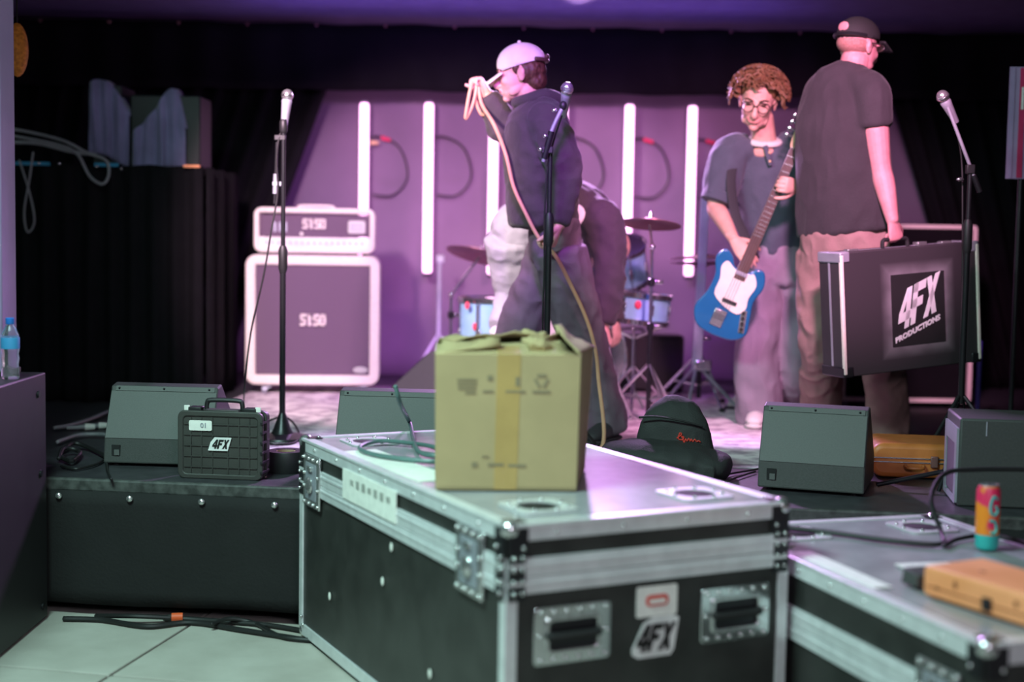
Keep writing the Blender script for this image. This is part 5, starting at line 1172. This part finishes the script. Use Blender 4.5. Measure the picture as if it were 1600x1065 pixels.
# ---------------------------------------------------------------- bass player
t = thing('person', 'curly haired person in glasses and navy t-shirt playing a blue bass', 'person', (1.27, 6.98, SZ), 0, 'people on the stage')
mb = MB()
hc = V((1.15, 6.83, 2.087)); T, R, fr = head(mb, hc, (-0.24, -0.90, -0.34), (0.06, -0.32, 1), 1.10)
nb_ = V((1.203, 6.93, 1.895)); mb.loft([nb_ + V((0, 0, -0.05)), nb_, V((1.18, 6.89, 2.02))], [0.078, 0.062, 0.056], seg=16, sub=3)
shR, shL = V((1.044, 6.93, 1.843)), V((1.373, 6.97, 1.863))
elR = V((0.972, 6.9, 1.589)); wrR = V((1.032, 6.7, 1.433)); elL = V((1.504, 6.9, 1.604)); wrL = V((1.308, 6.6, 1.677))
mb.loft([shR, shR.lerp(elR, 0.5), elR, elR.lerp(wrR, 0.3), wrR], [0.055, 0.050, 0.043, 0.044, 0.027], seg=16, sub=4)
hand(mb, wrR, V((1.084, 6.655, 1.36)) - wrR, (0.25, 0.85, -0.35), thumb=1, curl=(0.25, 0.35, 0.3), k=1.05)
mb.loft([shL, elL, elL.lerp(wrL, 0.35), wrL], [0.055, 0.043, 0.042, 0.028], seg=16, sub=4)
hand(mb, wrL, V((1.222, 6.535, 1.685)) - wrL, (-0.25, 0.95, 0.1), thumb=1, curl=(0.75, 1.0, 0.7), k=0.9)
pel = V((1.296, 6.97, 1.336)); sd_ = V((0.97, -0.2, 0))
mb.loft([pel, V((1.253, 6.97, 1.632)), V((1.218, 6.98, 1.802)), nb_], [0.13, 0.13, 0.12, 0.06], [0.09, 0.085, 0.065, 0.05], side=sd_, seg=18, sub=4)
skin(t, mb)
hd = T
# features
for s in (-1, 1):
    MB().ell(hd(s * 0.031, 0.082, 0.004), (0.013, 0.006, 0.0045), R, 10, 6).build('eye', 'hair_brown', t, world=True)
    MB().tube([hd(s * 0.014, 0.096, 0.024), hd(s * 0.032, 0.094, 0.031), hd(s * 0.050, 0.080, 0.025)], 0.0042, 6, 3).build('eyebrow', 'hair_brown', t, world=True)
MB().tube([hd(-0.030, 0.084, -0.056), hd(-0.014, 0.0970, -0.0675), hd(0.014, 0.0970, -0.0675), hd(0.030, 0.084, -0.056)], 0.0032, 6, 3).build('mouth', 'lips', t, world=True)
gl = MB()
for s in (-1, 1):
    gl.tube([hd(s * 0.033 + 0.026 * math.cos(a), 0.108 - 0.010 * abs(math.cos(a)), 0.0 + 0.023 * math.sin(a)) for a in [2 * PI * k / 14 for k in range(15)]], 0.0026, 6, 2)
    gl.tube([hd(s * 0.059, 0.096, 0.004), hd(s * 0.074, 0.04, 0.006), hd(s * 0.078, -0.01, 0.004)], 0.0024, 6, 3)
gl.tube([hd(-0.008, 0.106, 0.004), hd(0, 0.110, 0.008), hd(0.008, 0.106, 0.004)], 0.0024, 6, 3)
g_ = gl.build('glasses', 'glass_frame', t, world=True)
for s in (-1, 1): MB().ell(hd(s * 0.033, 0.104, 0.0), (0.025, 0.001, 0.022), R, 14, 6).build('lens', 'lens', g_, world=True)
hb = MB(); rnd = random.Random(3)
hb.ell(hd(0, -0.020, 0.052), (0.094, 0.098, 0.084), R, 18, 12)
for k in range(430):
    a = rnd.uniform(0, 2 * PI); e = math.asin(rnd.uniform(-0.25, 1.0))
    dv = V((math.cos(e) * math.cos(a), math.cos(e) * math.sin(a), math.sin(e)))
    if dv.y > 0.50 and dv.z < 0.42: continue
    base = V((0, -0.018, 0.045)) + V((dv.x * 0.090, dv.y * 0.096, dv.z * 0.082)); rr = rnd.uniform(0.009, 0.018); ph = rnd.uniform(0, 6.28); o1 = dv.orthogonal().normalized(); o2 = dv.cross(o1)
    pts = []
    for q in range(7):
        h_ = q / 6; b = ph + q * 1.25
        pp = base + dv * (h_ * 0.046) + (o1 * math.cos(b) + o2 * math.sin(b)) * rr * (0.4 + h_) + V((0, 0.004, -0.018)) * h_ * h_
        pts.append(hd(*pp))
    hb.loft(pts, [0.0062, 0.006, 0.0056, 0.005, 0.0045, 0.0036, 0.002], seg=5, sub=1, capf=0.0)
hb.build('hair', 'hair_curl', t, world=True)
mb = MB()
mb.loft([V((1.298, 6.97, 1.371)), V((1.283, 6.97, 1.461)), V((1.256, 6.97, 1.632)), V((1.227, 6.97, 1.771)), V((1.215, 6.97, 1.854)), V((1.208, 6.96, 1.912))], [0.165, 0.168, 0.17, 0.178, 0.165, 0.085], [0.115, 0.12, 0.12, 0.118, 0.10, 0.07], side=sd_, seg=26, sub=5, capf=0.1)
mb.loft([V((1.118, 6.95, 1.858)), shR, V((1.003, 6.92, 1.704)), V((0.984, 6.9, 1.62))], [0.078, 0.088, 0.088, 0.078], seg=18, sub=4, capf=0.1)
mb.loft([V((1.297, 6.96, 1.868)), shL, V((1.438, 6.93, 1.727)), V((1.474, 6.91, 1.64))], [0.078, 0.085, 0.084, 0.078], seg=18, sub=4, capf=0.1)
sh_ = garment(t, 't_shirt', mb, 'navy_tee', amp=0.008, freq=7, st=(1.2, 1.2, 0.9), seed=9)
MB().loft([V((0.996, 6.905, 1.648)), V((0.981, 6.9, 1.607))], [0.086, 0.086], seg=18, sub=2, capf=0.1).build('rolled_cuff', 'navy_tee', sh_, world=True)
# collar with white undershirt
nc = V((1.202, 6.925, 1.91)); cl_ = MB(); cl_.loft([nc + V((0.068 * math.cos(a), 0.064 * math.sin(a), 0.020 * math.sin(a) - 0.006)) for a in [2 * PI * k / 20 for k in range(21)]], [0.015] * 21, [0.022] * 21, seg=10, sub=1, capf=0); cl_.build('undershirt', 'white_tee', t, world=True)
for px in ((1.212, 6.83, 1.846), (1.215, 6.825, 1.804)): MB().ell(px, (0.006, 0.004, 0.006), nu=8, nv=6).build('button', 'yellow_plug', sh_, world=True)
MB().loft([V((1.193, 6.835, 1.877)), V((1.219, 6.828, 1.786))], [0.012, 0.010], [0.004, 0.004], side=(1, 0, 0), seg=10, sub=2).build('placket', 'navy_tee', sh_, world=True)
aR = V((1.24, 7.051, 0.514)); aL = V((1.505, 7.385, 0.514))
mb = MB()
mb.loft([V((1.294, 6.97, 1.399)), V((1.296, 6.97, 1.321)), V((1.299, 6.97, 1.227))], [0.158, 0.168, 0.165], [0.115, 0.118, 0.105], side=sd_, seg=22, sub=4, capf=0.3)
mb.loft([V((1.225, 6.97, 1.288)), V((1.217, 6.97, 1.037)), V((1.215, 6.99, 0.783)), aR + V((0.0, 0, 0.03))], [0.098, 0.102, 0.108, 0.112], seg=18, sub=5, capf=0.1)
mb.loft([V((1.374, 6.98, 1.291)), V((1.397, 6.99, 1.039)), V((1.417, 7.02, 0.783)), aL + V((0.0, 0, 0.03))], [0.098, 0.102, 0.108, 0.112], seg=18, sub=5, capf=0.1)
garment(t, 'wide_jeans', mb, 'grey_denim', amp=0.013, freq=6, st=(1.2, 1.2, 0.7), seed=3)
shoe(t, aR + V((0.0, 0.03, 0)), (-0.25, -0.97), 'shoe_white'); shoe(t, aL + V((0.0, 0.03, 0)), (0.2, -0.97), 'shoe_white')
MB().loft([wrL + (elL - wrL).normalized() * 0.030, wrL + (elL - wrL).normalized() * 0.055], [0.033, 0.034], seg=16, sub=1, capf=0.05).build('wristband', 'cap_black', t, world=True)

# blue bass: local X along the neck, local Z across, front at -Y
g0 = V((1.025, 6.66, 1.167)); g1 = V((1.305, 6.6, 1.894)); ax_ = (g1 - g0).normalized()
nrm = V((-0.08, -1, 0.06)); nrm = (nrm - ax_ * nrm.dot(ax_)).normalized(); zz = ax_.cross(-nrm).normalized()
gt = thing('bass_guitar', 'blue electric bass with cream pickguard held by the curly haired person', 'guitar', g0)
gt.scale = (0.94, 0.94, 0.94); gt.rotation_euler = Matrix((ax_, -nrm, zz)).transposed().to_euler()
out = [(-0.215, 0.015), (-0.195, 0.105), (-0.115, 0.150), (-0.02, 0.122), (0.07, 0.118), (0.15, 0.148), (0.205, 0.118), (0.185, 0.072), (0.142, 0.044), (0.135, 0.0), (0.140, -0.040), (0.168, -0.062), (0.165, -0.105), (0.095, -0.130), (0.01, -0.112), (-0.07, -0.128), (-0.155, -0.140), (-0.205, -0.085)]
cl2 = catmull([list(p) for p in out + out[:1]], 4)[:-1]
MB().prism([tuple(p) for p in cl2], -0.018, 0.022).build('guitar_body', 'guitar_blue', gt, bevel=0.008, seg=3)
pg = catmull([list(p) for p in [(-0.06, 0.02), (-0.02, 0.085), (0.06, 0.088), (0.12, 0.105), (0.155, 0.085), (0.130, 0.034), (0.128, -0.034), (0.140, -0.060), (0.09, -0.092), (0.02, -0.080), (-0.035, -0.088), (-0.075, -0.055), (-0.06, 0.02)]], 3)[:-1]
MB().prism([tuple(p) for p in pg], -0.0235, -0.017).build('pickguard', 'pickguard', gt, smooth=False)
MB().box((-0.03, -0.026, -0.0), (0.018, 0.010, 0.075)).build('pickup', 'black_plastic', gt, bevel=0.002)
MB().box((0.12, -0.026, 0.0), (0.02, 0.008, 0.06)).build('neck_pickup', 'grey_metal', gt, bevel=0.002)
MB().box((-0.125, -0.022, 0.020), (0.085, 0.010, 0.062)).build('bridge_plate', 'steel', gt, bevel=0.003)
for k in range(4): MB().box((-0.115, -0.029, -0.002 + k * 0.016), (0.03, 0.008, 0.010)).build('saddle', 'chrome', gt, smooth=False)
MB().prism([(-0.155, -0.098), (-0.045, -0.070), (-0.040, -0.100), (-0.15, -0.128)], -0.0225, -0.017).build('control_plate', 'steel', gt, smooth=False)
for k in range(4): MB().cyl((-0.055 - k * 0.026, -0.022, -0.086 - k * 0.007), (-0.055 - k * 0.026, -0.038, -0.086 - k * 0.007), 0.009, seg=12).build('knob', 'black_plastic', gt)
Ln = (g1 - g0).length / 0.94
nk = MB().hexa([V((0.10, 0.0, -0.028)), V((Ln - 0.05, 0.0, -0.021)), V((Ln - 0.05, 0.0, 0.021)), V((0.10, 0.0, 0.028))], [V((0.10, -0.022, -0.028)), V((Ln - 0.05, -0.018, -0.021)), V((Ln - 0.05, -0.018, 0.021)), V((0.10, -0.022, 0.028))]).build('neck', 'maple', gt, smooth=False, bevel=0.003)
fb = MB().hexa([V((0.09, -0.022, -0.028)), V((Ln - 0.05, -0.018, -0.021)), V((Ln - 0.05, -0.018, 0.021)), V((0.09, -0.022, 0.028))], [V((0.09, -0.028, -0.028)), V((Ln - 0.05, -0.024, -0.021)), V((Ln - 0.05, -0.024, 0.021)), V((0.09, -0.028, 0.028))]).build('fingerboard', 'rosewood', gt, smooth=False)
for k in range(17):
    x = Ln - 0.05 - 0.76 * (1 - 2 ** (-k / 12)) 
    if x > 0.11: MB().box((x, -0.0265, 0), (0.003, 0.004, 0.044)).build('fret', 'steel', fb, smooth=False)
hs = catmull([list(p) for p in [(Ln - 0.055, -0.021), (Ln - 0.02, -0.035), (Ln + 0.06, -0.040), (Ln + 0.13, -0.025), (Ln + 0.145, 0.010), (Ln + 0.10, 0.030), (Ln + 0.0, 0.034), (Ln - 0.055, 0.021), (Ln - 0.055, -0.021)]], 3)[:-1]
MB().prism([tuple(p) for p in hs], -0.016, -0.002).build('headstock', 'maple', gt, bevel=0.002)
for k in range(4):
    tn = MB().cyl((Ln + 0.0 + k * 0.034, -0.009, 0.03), (Ln + 0.0 + k * 0.034, -0.009, 0.058), 0.005, seg=8).build('tuner', 'chrome', gt)
    MB().ell((Ln + 0.0 + k * 0.034, -0.009, 0.064), (0.014, 0.004, 0.010), nu=10, nv=6).build('tuner_button', 'chrome', tn)
for k in range(4): MB().cyl((-0.11, -0.034, -0.0 + k * 0.014 - 0.01), (Ln - 0.02, -0.029, (k - 1.5) * 0.010), 0.0011, seg=5).build('string', 'steel', gt)
MB().loft([V((1.134, 6.68, 1.342)), V((1.099, 6.74, 1.437)), V((1.05, 6.8, 1.564)), V((1.034, 6.83, 1.747)), V((1.097, 6.92, 1.887)), V((1.207, 7.03, 1.926))], [0.024] * 6, [0.003] * 6, side=(1, 0.3, 0.3), seg=10, sub=5).build('strap', 'strap', gt, world=True)

# ---------------------------------------------------------------- person in cream cap
t = thing('person', 'person in cream cap and black hoodie coiling a tan cable', 'person', (0.22, 6.45, SZ), 0, 'people on the stage')
mb = MB()
hc = V((0.015, 6.45, 2.153)); T, R, fr = head(mb, hc, (-0.98, 0.10, -0.12), (-0.08, 0, 1), 1.02)
nb_ = V((0.08, 6.46, 2.03)); mb.loft([nb_ + V((0.01, 0, -0.05)), nb_, hc + V((0.025, 0, -0.065))], [0.070, 0.060, 0.056], seg=16, sub=3)
shL, shR = V((0.147, 6.27, 1.903)), V((0.06, 6.62, 1.957))
elL = V((0.222, 6.21, 1.657)); wrL = V((0.197, 6.18, 1.479)); elR = V((-0.046, 6.62, 1.911)); wrR = V((-0.127, 6.58, 2.075))
mb.loft([shL, elL, elL.lerp(wrL, 0.4), wrL], [0.055, 0.044, 0.043, 0.028], seg=16, sub=4)
hand(mb, wrL, (-0.30, -0.02, -0.95), (-0.9, 0.25, 0.3), thumb=-1, curl=(0.8, 0.9, 0.6))
mb.loft([shR, elR, elR.lerp(wrR, 0.4), wrR], [0.055, 0.044, 0.043, 0.028], seg=16, sub=4)
hand(mb, wrR, V((-0.193, 6.56, 2.179)) - wrR, (-0.75, -0.25, -0.55), thumb=-1, curl=(1.05, 1.25, 0.8), k=0.92)
pel = V((0.19, 6.45, 1.385)); dep = V((0, 1, 0))
mb.loft([pel, V((0.164, 6.45, 1.544)), V((0.126, 6.45, 1.687)), V((0.106, 6.45, 1.887)), nb_], [0.10, 0.12, 0.14, 0.15, 0.06], [0.07, 0.08, 0.10, 0.10, 0.05], side=dep, seg=18, sub=4)
skin(t, mb)
# hoodie
mb = MB()
mb.loft([V((0.13, 6.45, 1.48)), V((0.129, 6.45, 1.557)), V((0.109, 6.45, 1.715)), V((0.094, 6.45, 1.872)), V((0.093, 6.45, 1.967)), V((0.091, 6.45, 2.035))], [0.20, 0.205, 0.205, 0.205, 0.175, 0.09], [0.150, 0.158, 0.150, 0.148, 0.118, 0.075], side=dep, seg=26, sub=5, capf=0.15)
mb.loft([V((0.12, 6.36, 1.965)), shL, V((0.21, 6.22, 1.749)), elL, V((0.207, 6.19, 1.546)), wrL + V((0.0, 0, 0.01))], [0.085, 0.092, 0.076, 0.066, 0.050, 0.040], seg=18, sub=4, capf=0.2)
mb.loft([V((0.077, 6.56, 1.981)), shR, elR, elR.lerp(wrR, 0.5), wrR + (elR - wrR) * 0.06], [0.085, 0.085, 0.068, 0.062, 0.046], seg=18, sub=4, capf=0.2)
hd_ = garment(t, 'hoodie', mb, 'hoodie', amp=0.009, freq=8, st=(1.1, 1.1, 1.2), seed=14)
mb = MB(); mb.loft([V((-0.0, 6.45, 2.028)), V((0.045, 6.38, 2.033)), V((0.129, 6.36, 2.05)), V((0.195, 6.45, 2.031)), V((0.139, 6.55, 2.068)), V((0.046, 6.53, 2.047)), V((-0.0, 6.45, 2.028))], [0.026, 0.028, 0.034, 0.040, 0.034, 0.028, 0.026], seg=12, sub=4)
link('hood', remesh(mb, 0.008, 3), 'hoodie', hd_, world=True)
# trousers
aN = V((0.439, 6.426, 0.514)); aFr = V((-0.069, 6.662, 0.514))
mb = MB()
mb.loft([V((0.182, 6.45, 1.501)), V((0.186, 6.45, 1.414)), V((0.185, 6.45, 1.327))], [0.165, 0.17, 0.16], [0.105, 0.110, 0.108], side=dep, seg=22, sub=4, capf=0.3)
mb.loft([V((0.205, 6.37, 1.358)), V((0.267, 6.37, 1.144)), V((0.342, 6.4, 0.883)), V((0.412, 6.42, 0.649)), aN + V((0, 0, 0.04))], [0.118, 0.108, 0.100, 0.098, 0.096], seg=18, sub=5, capf=0.1)
mb.loft([V((0.175, 6.52, 1.364)), V((0.128, 6.54, 1.237)), V((0.043, 6.56, 1.007)), V((-0.012, 6.58, 0.772)), aFr + V((0, 0, 0.04))], [0.105, 0.104, 0.104, 0.098, 0.095], seg=18, sub=5, capf=0.1)
garment(t, 'baggy_jeans', mb, 'dark_denim', amp=0.013, freq=7, st=(1, 1, 1), seed=21)
shoe(t, aN + V((0.03, 0.0, 0)), (-0.5, -0.85), 'shoe_dark', sole='shoe_dark'); shoe(t, aFr + V((0.02, 0, 0)), (-1, -0.2), 'shoe_dark', sole='shoe_dark')
# cap, hair, face
r, f, u = fr
mb = MB(); mb.ell(T(0, -0.012, 0.046), (0.086, 0.112, 0.092), R, 28, 18)
me = mb.mesh(); bm = bmesh.new(); bm.from_mesh(me); bmesh.ops.bisect_plane(bm, geom=bm.verts[:] + bm.edges[:] + bm.faces[:], plane_co=T(0, 0, 0.030), plane_no=(u + f * 0.18).normalized(), clear_inner=True)
bm.to_mesh(me); bm.free(); o = link('cap', me, 'cap_cream', t, world=True); s_ = o.modifiers.new('s', 'SOLIDIFY'); s_.thickness = 0.004
rows = [[T(x * (1 - 0.20 * j / 5), 0.078 + j * 0.0145 - 2.0 * x * x, 0.020 - 3.0 * x * x - j * 0.008) for x in [-0.072 + 0.144 * k / 10 for k in range(11)]] for j in range(6)]
sheet(rows, 'cap_cream', 'brim', o, 0.004, world=True)
MB().ell(T(0, -0.012, 0.139), 0.008, nu=10, nv=6).build('cap_button', 'cap_cream', o, world=True)
MB().tube([T(0.080 * math.cos(a), -0.020 + 0.105 * math.sin(a), 0.058 + 0.012 * math.sin(a)) for a in [R_(215 + 10 * k) for k in range(12)]], 0.010, 8, 2).build('strap', 'rosewood', o, world=True)
MB().ell(T(0, -0.125, 0.062), (0.026, 0.014, 0.012), R).build('strap_buckle', 'rosewood', o, world=True)
mb = MB(); mb.ell(T(0, -0.036, 0.012), (0.080, 0.083, 0.066), R, 20, 14); mb.ell(T(0, -0.066, -0.034), (0.060, 0.050, 0.052), R, 16, 12)
for s in (-1, 1): mb.ell(T(s * 0.070, 0.010, 0.020), (0.010, 0.014, 0.018), R, 10, 8)
me = remesh(mb, 0.005, 2); wrinkle(me, 0.004, 45, (1, 1, 0.4)); link('hair', me, 'hair_brown', t, world=True)
for s in (-1, 1):
    MB().ell(T(s * 0.030, 0.080, 0.004), (0.012, 0.007, 0.007), R, 10, 6).build('eye', 'hair_brown', t, world=True)
    MB().tube([T(s * 0.014, 0.094, 0.022), T(s * 0.034, 0.091, 0.027), T(s * 0.050, 0.076, 0.020)], 0.004, 6, 3).build('eyebrow', 'hair_brown', t, world=True)
MB().tube([T(-0.022, 0.090, -0.067), T(0, 0.097, -0.068), T(0.022, 0.090, -0.067)], 0.0032, 6, 3).build('mouth', 'lips', t, world=True)
cable('coiled_cable', [(-0.18, 6.56, 2.145), (-0.197, 6.545, 2.126), (-0.208, 6.53, 2.089), (-0.221, 6.53, 2.017), (-0.227, 6.54, 1.96), (-0.199, 6.55, 2.019), (-0.182, 6.55, 2.092), (-0.18, 6.55, 2.138), (-0.188, 6.56, 2.064), (-0.158, 6.57, 1.984), (-0.129, 6.58, 2.003), (-0.159, 6.56, 2.099), (-0.171, 6.55, 2.138), (-0.158, 6.54, 2.033), (-0.096, 6.4, 1.923), (-0.042, 6.3, 1.79), (-0.006, 6.26, 1.65), (0.046, 6.22, 1.538), (0.109, 6.15, 1.423), (0.182, 6.14, 1.347), (0.251, 6.17, 1.223), (0.32, 6.2, 1.083), (0.364, 6.2, 0.944), (0.381, 6.2, 0.817), V((0.40, 6.12, SZ + 0.02)), V((0.25, 6.05, SZ + 0.018))],
      0.0085, 'cable_tan', 'tan cable held in coils by the person in the cream cap')

# ---------------------------------------------------------------- bending person
t = thing('person', 'person in black top and light jeans bending over the drum hardware', 'person', (0.13, 6.98, SZ), 0, 'people on the stage')
mb = MB()
hc = V((0.476, 7.08, 1.362)); head(mb, hc, (0.35, 0.35, -0.85), (0.85, 0.3, 0.4), 1.0)
nb_ = V((0.416, 7.02, 1.488)); mb.loft([nb_, hc], [0.06, 0.055], seg=14, sub=2)
shR = V((0.42, 6.84, 1.508)); elR = V((0.46, 6.8, 1.249)); wrR = V((0.438, 6.76, 1.013)); shL = V((0.41, 7.2, 1.495))
mb.loft([shR, elR, wrR], [0.055, 0.043, 0.028], seg=16, sub=4); hand(mb, wrR, V((0.46, 6.74, 0.892)) - wrR, (-0.6, 0.4, -0.2), thumb=-1, curl=(0.6, 0.7, 0.5))
elL = V((0.483, 7.25, 1.269)); wrL = V((0.524, 7.2, 1.012)); mb.loft([shL, elL, wrL], [0.055, 0.043, 0.028], seg=16, sub=4); hand(mb, wrL, (0.1, -0.05, -1), (-0.6, 0.4, 0), thumb=1)
pel = V((0.029, 6.98, 1.45)); mb.loft([pel, V((0.193, 6.98, 1.559)), V((0.35, 7.0, 1.571)), nb_], [0.13, 0.14, 0.16, 0.06], [0.10, 0.10, 0.09, 0.05], side=(0, 1, 0), seg=18, sub=4)
skin(t, mb)
mb = MB(); mb.loft([V((0.053, 6.98, 1.482)), V((0.171, 6.98, 1.565)), V((0.319, 7.0, 1.57)), V((0.424, 7.02, 1.519))], [0.175, 0.19, 0.20, 0.13], [0.125, 0.135, 0.125, 0.09], side=(0, 1, 0), seg=24, sub=5, capf=0.3)
mb.loft([V((0.377, 6.9, 1.53)), shR, V((0.458, 6.81, 1.356)), elR, V((0.449, 6.78, 1.128)), wrR + V((0, 0, 0.012))], [0.09, 0.10, 0.082, 0.078, 0.072, 0.052], seg=18, sub=4, capf=0.2)
mb.loft([shL, elL, wrL], [0.085, 0.07, 0.05], seg=18, sub=4, capf=0.2)
garment(t, 'sweatshirt', mb, 'hoodie', amp=0.009, freq=8, seed=31)
mb = MB(); mb.loft([V((0.244, 6.7, 1.477)), V((0.284, 6.68, 1.499)), V((0.307, 6.68, 1.544)), V((0.29, 6.7, 1.58))], [0.018, 0.028, 0.026, 0.010], [0.014] * 4, seg=12, sub=4); mb.build('undershirt_hem', 'white_tee', t, world=True)
aB = V(((0.229, 7.05, 0.568)[0], 7.05, SZ + 0.009))
mb = MB()
mb.loft([V((0.109, 6.98, 1.504)), V((0.029, 6.97, 1.462)), V((-0.033, 6.96, 1.418))], [0.165, 0.175, 0.145], [0.12, 0.135, 0.11], side=(0, 1, 0), seg=22, sub=4, capf=0.5)
mb.loft([V((-0.018, 6.92, 1.418)), V((-0.005, 7.02, 1.235)), V((0.005, 7.06, 1.164)), V((-0.034, 7.0, 1.062)), V((-0.061, 6.94, 0.993))], [0.120, 0.100, 0.088, 0.066, 0.058], seg=18, sub=5, capf=0.15)
mb.loft([V((0.055, 7.05, 1.409)), V((0.156, 7.06, 1.078)), aB + V((0, 0, 0.04))], [0.112, 0.10, 0.085], seg=18, sub=5, capf=0.1)
garment(t, 'light_jeans', mb, 'light_denim', amp=0.010, freq=9, seed=41)
shoe(t, aB, (0.6, 0.8), 'shoe_white')
ft_ = V((-0.06, 6.93, 0.959)); o = MB(); o.loft([ft_ + V((-0.02, -0.02, 0)), ft_ + V((0.02, 0.04, -0.005)), ft_ + V((0.05, 0.12, -0.05)), ft_ + V((0.06, 0.18, -0.09))], [0.036, 0.042, 0.044, 0.034], [0.032, 0.038, 0.034, 0.024], side=(1, -0.3, 0), seg=14, sub=3, capf=0.8)
link('shoe', remesh(o, 0.006, 3), 'shoe_white', t, world=True)
# stand in the bending person's hand
t = thing('folded_cymbal_stand', 'folded chrome stand in the hand of the bending person', 'cymbal stand', (0.623, 7.354, 0.51))
h0 = V((0.456, 6.72, 0.869)); 
MB().cyl(h0 + V((0, 0.0, 0.05)), V((0.586, 7.444, 0.525)), 0.010, seg=10).build('tube', 'chrome', t, world=True)
MB().cyl(h0 + V((0, 0, -0.03)), V((0.614, 7.134, 0.525)), 0.008, seg=10).build('leg', 'chrome', t, world=True)
MB().cyl(h0 + V((0, 0, -0.03)), V((0.494, 7.432, 0.525)), 0.008, seg=10).build('leg', 'chrome', t, world=True)
MB().ell(h0 + V((0, 0, -0.03)), (0.02, 0.02, 0.025)).build('collar', 'black_metal', t, world=True)
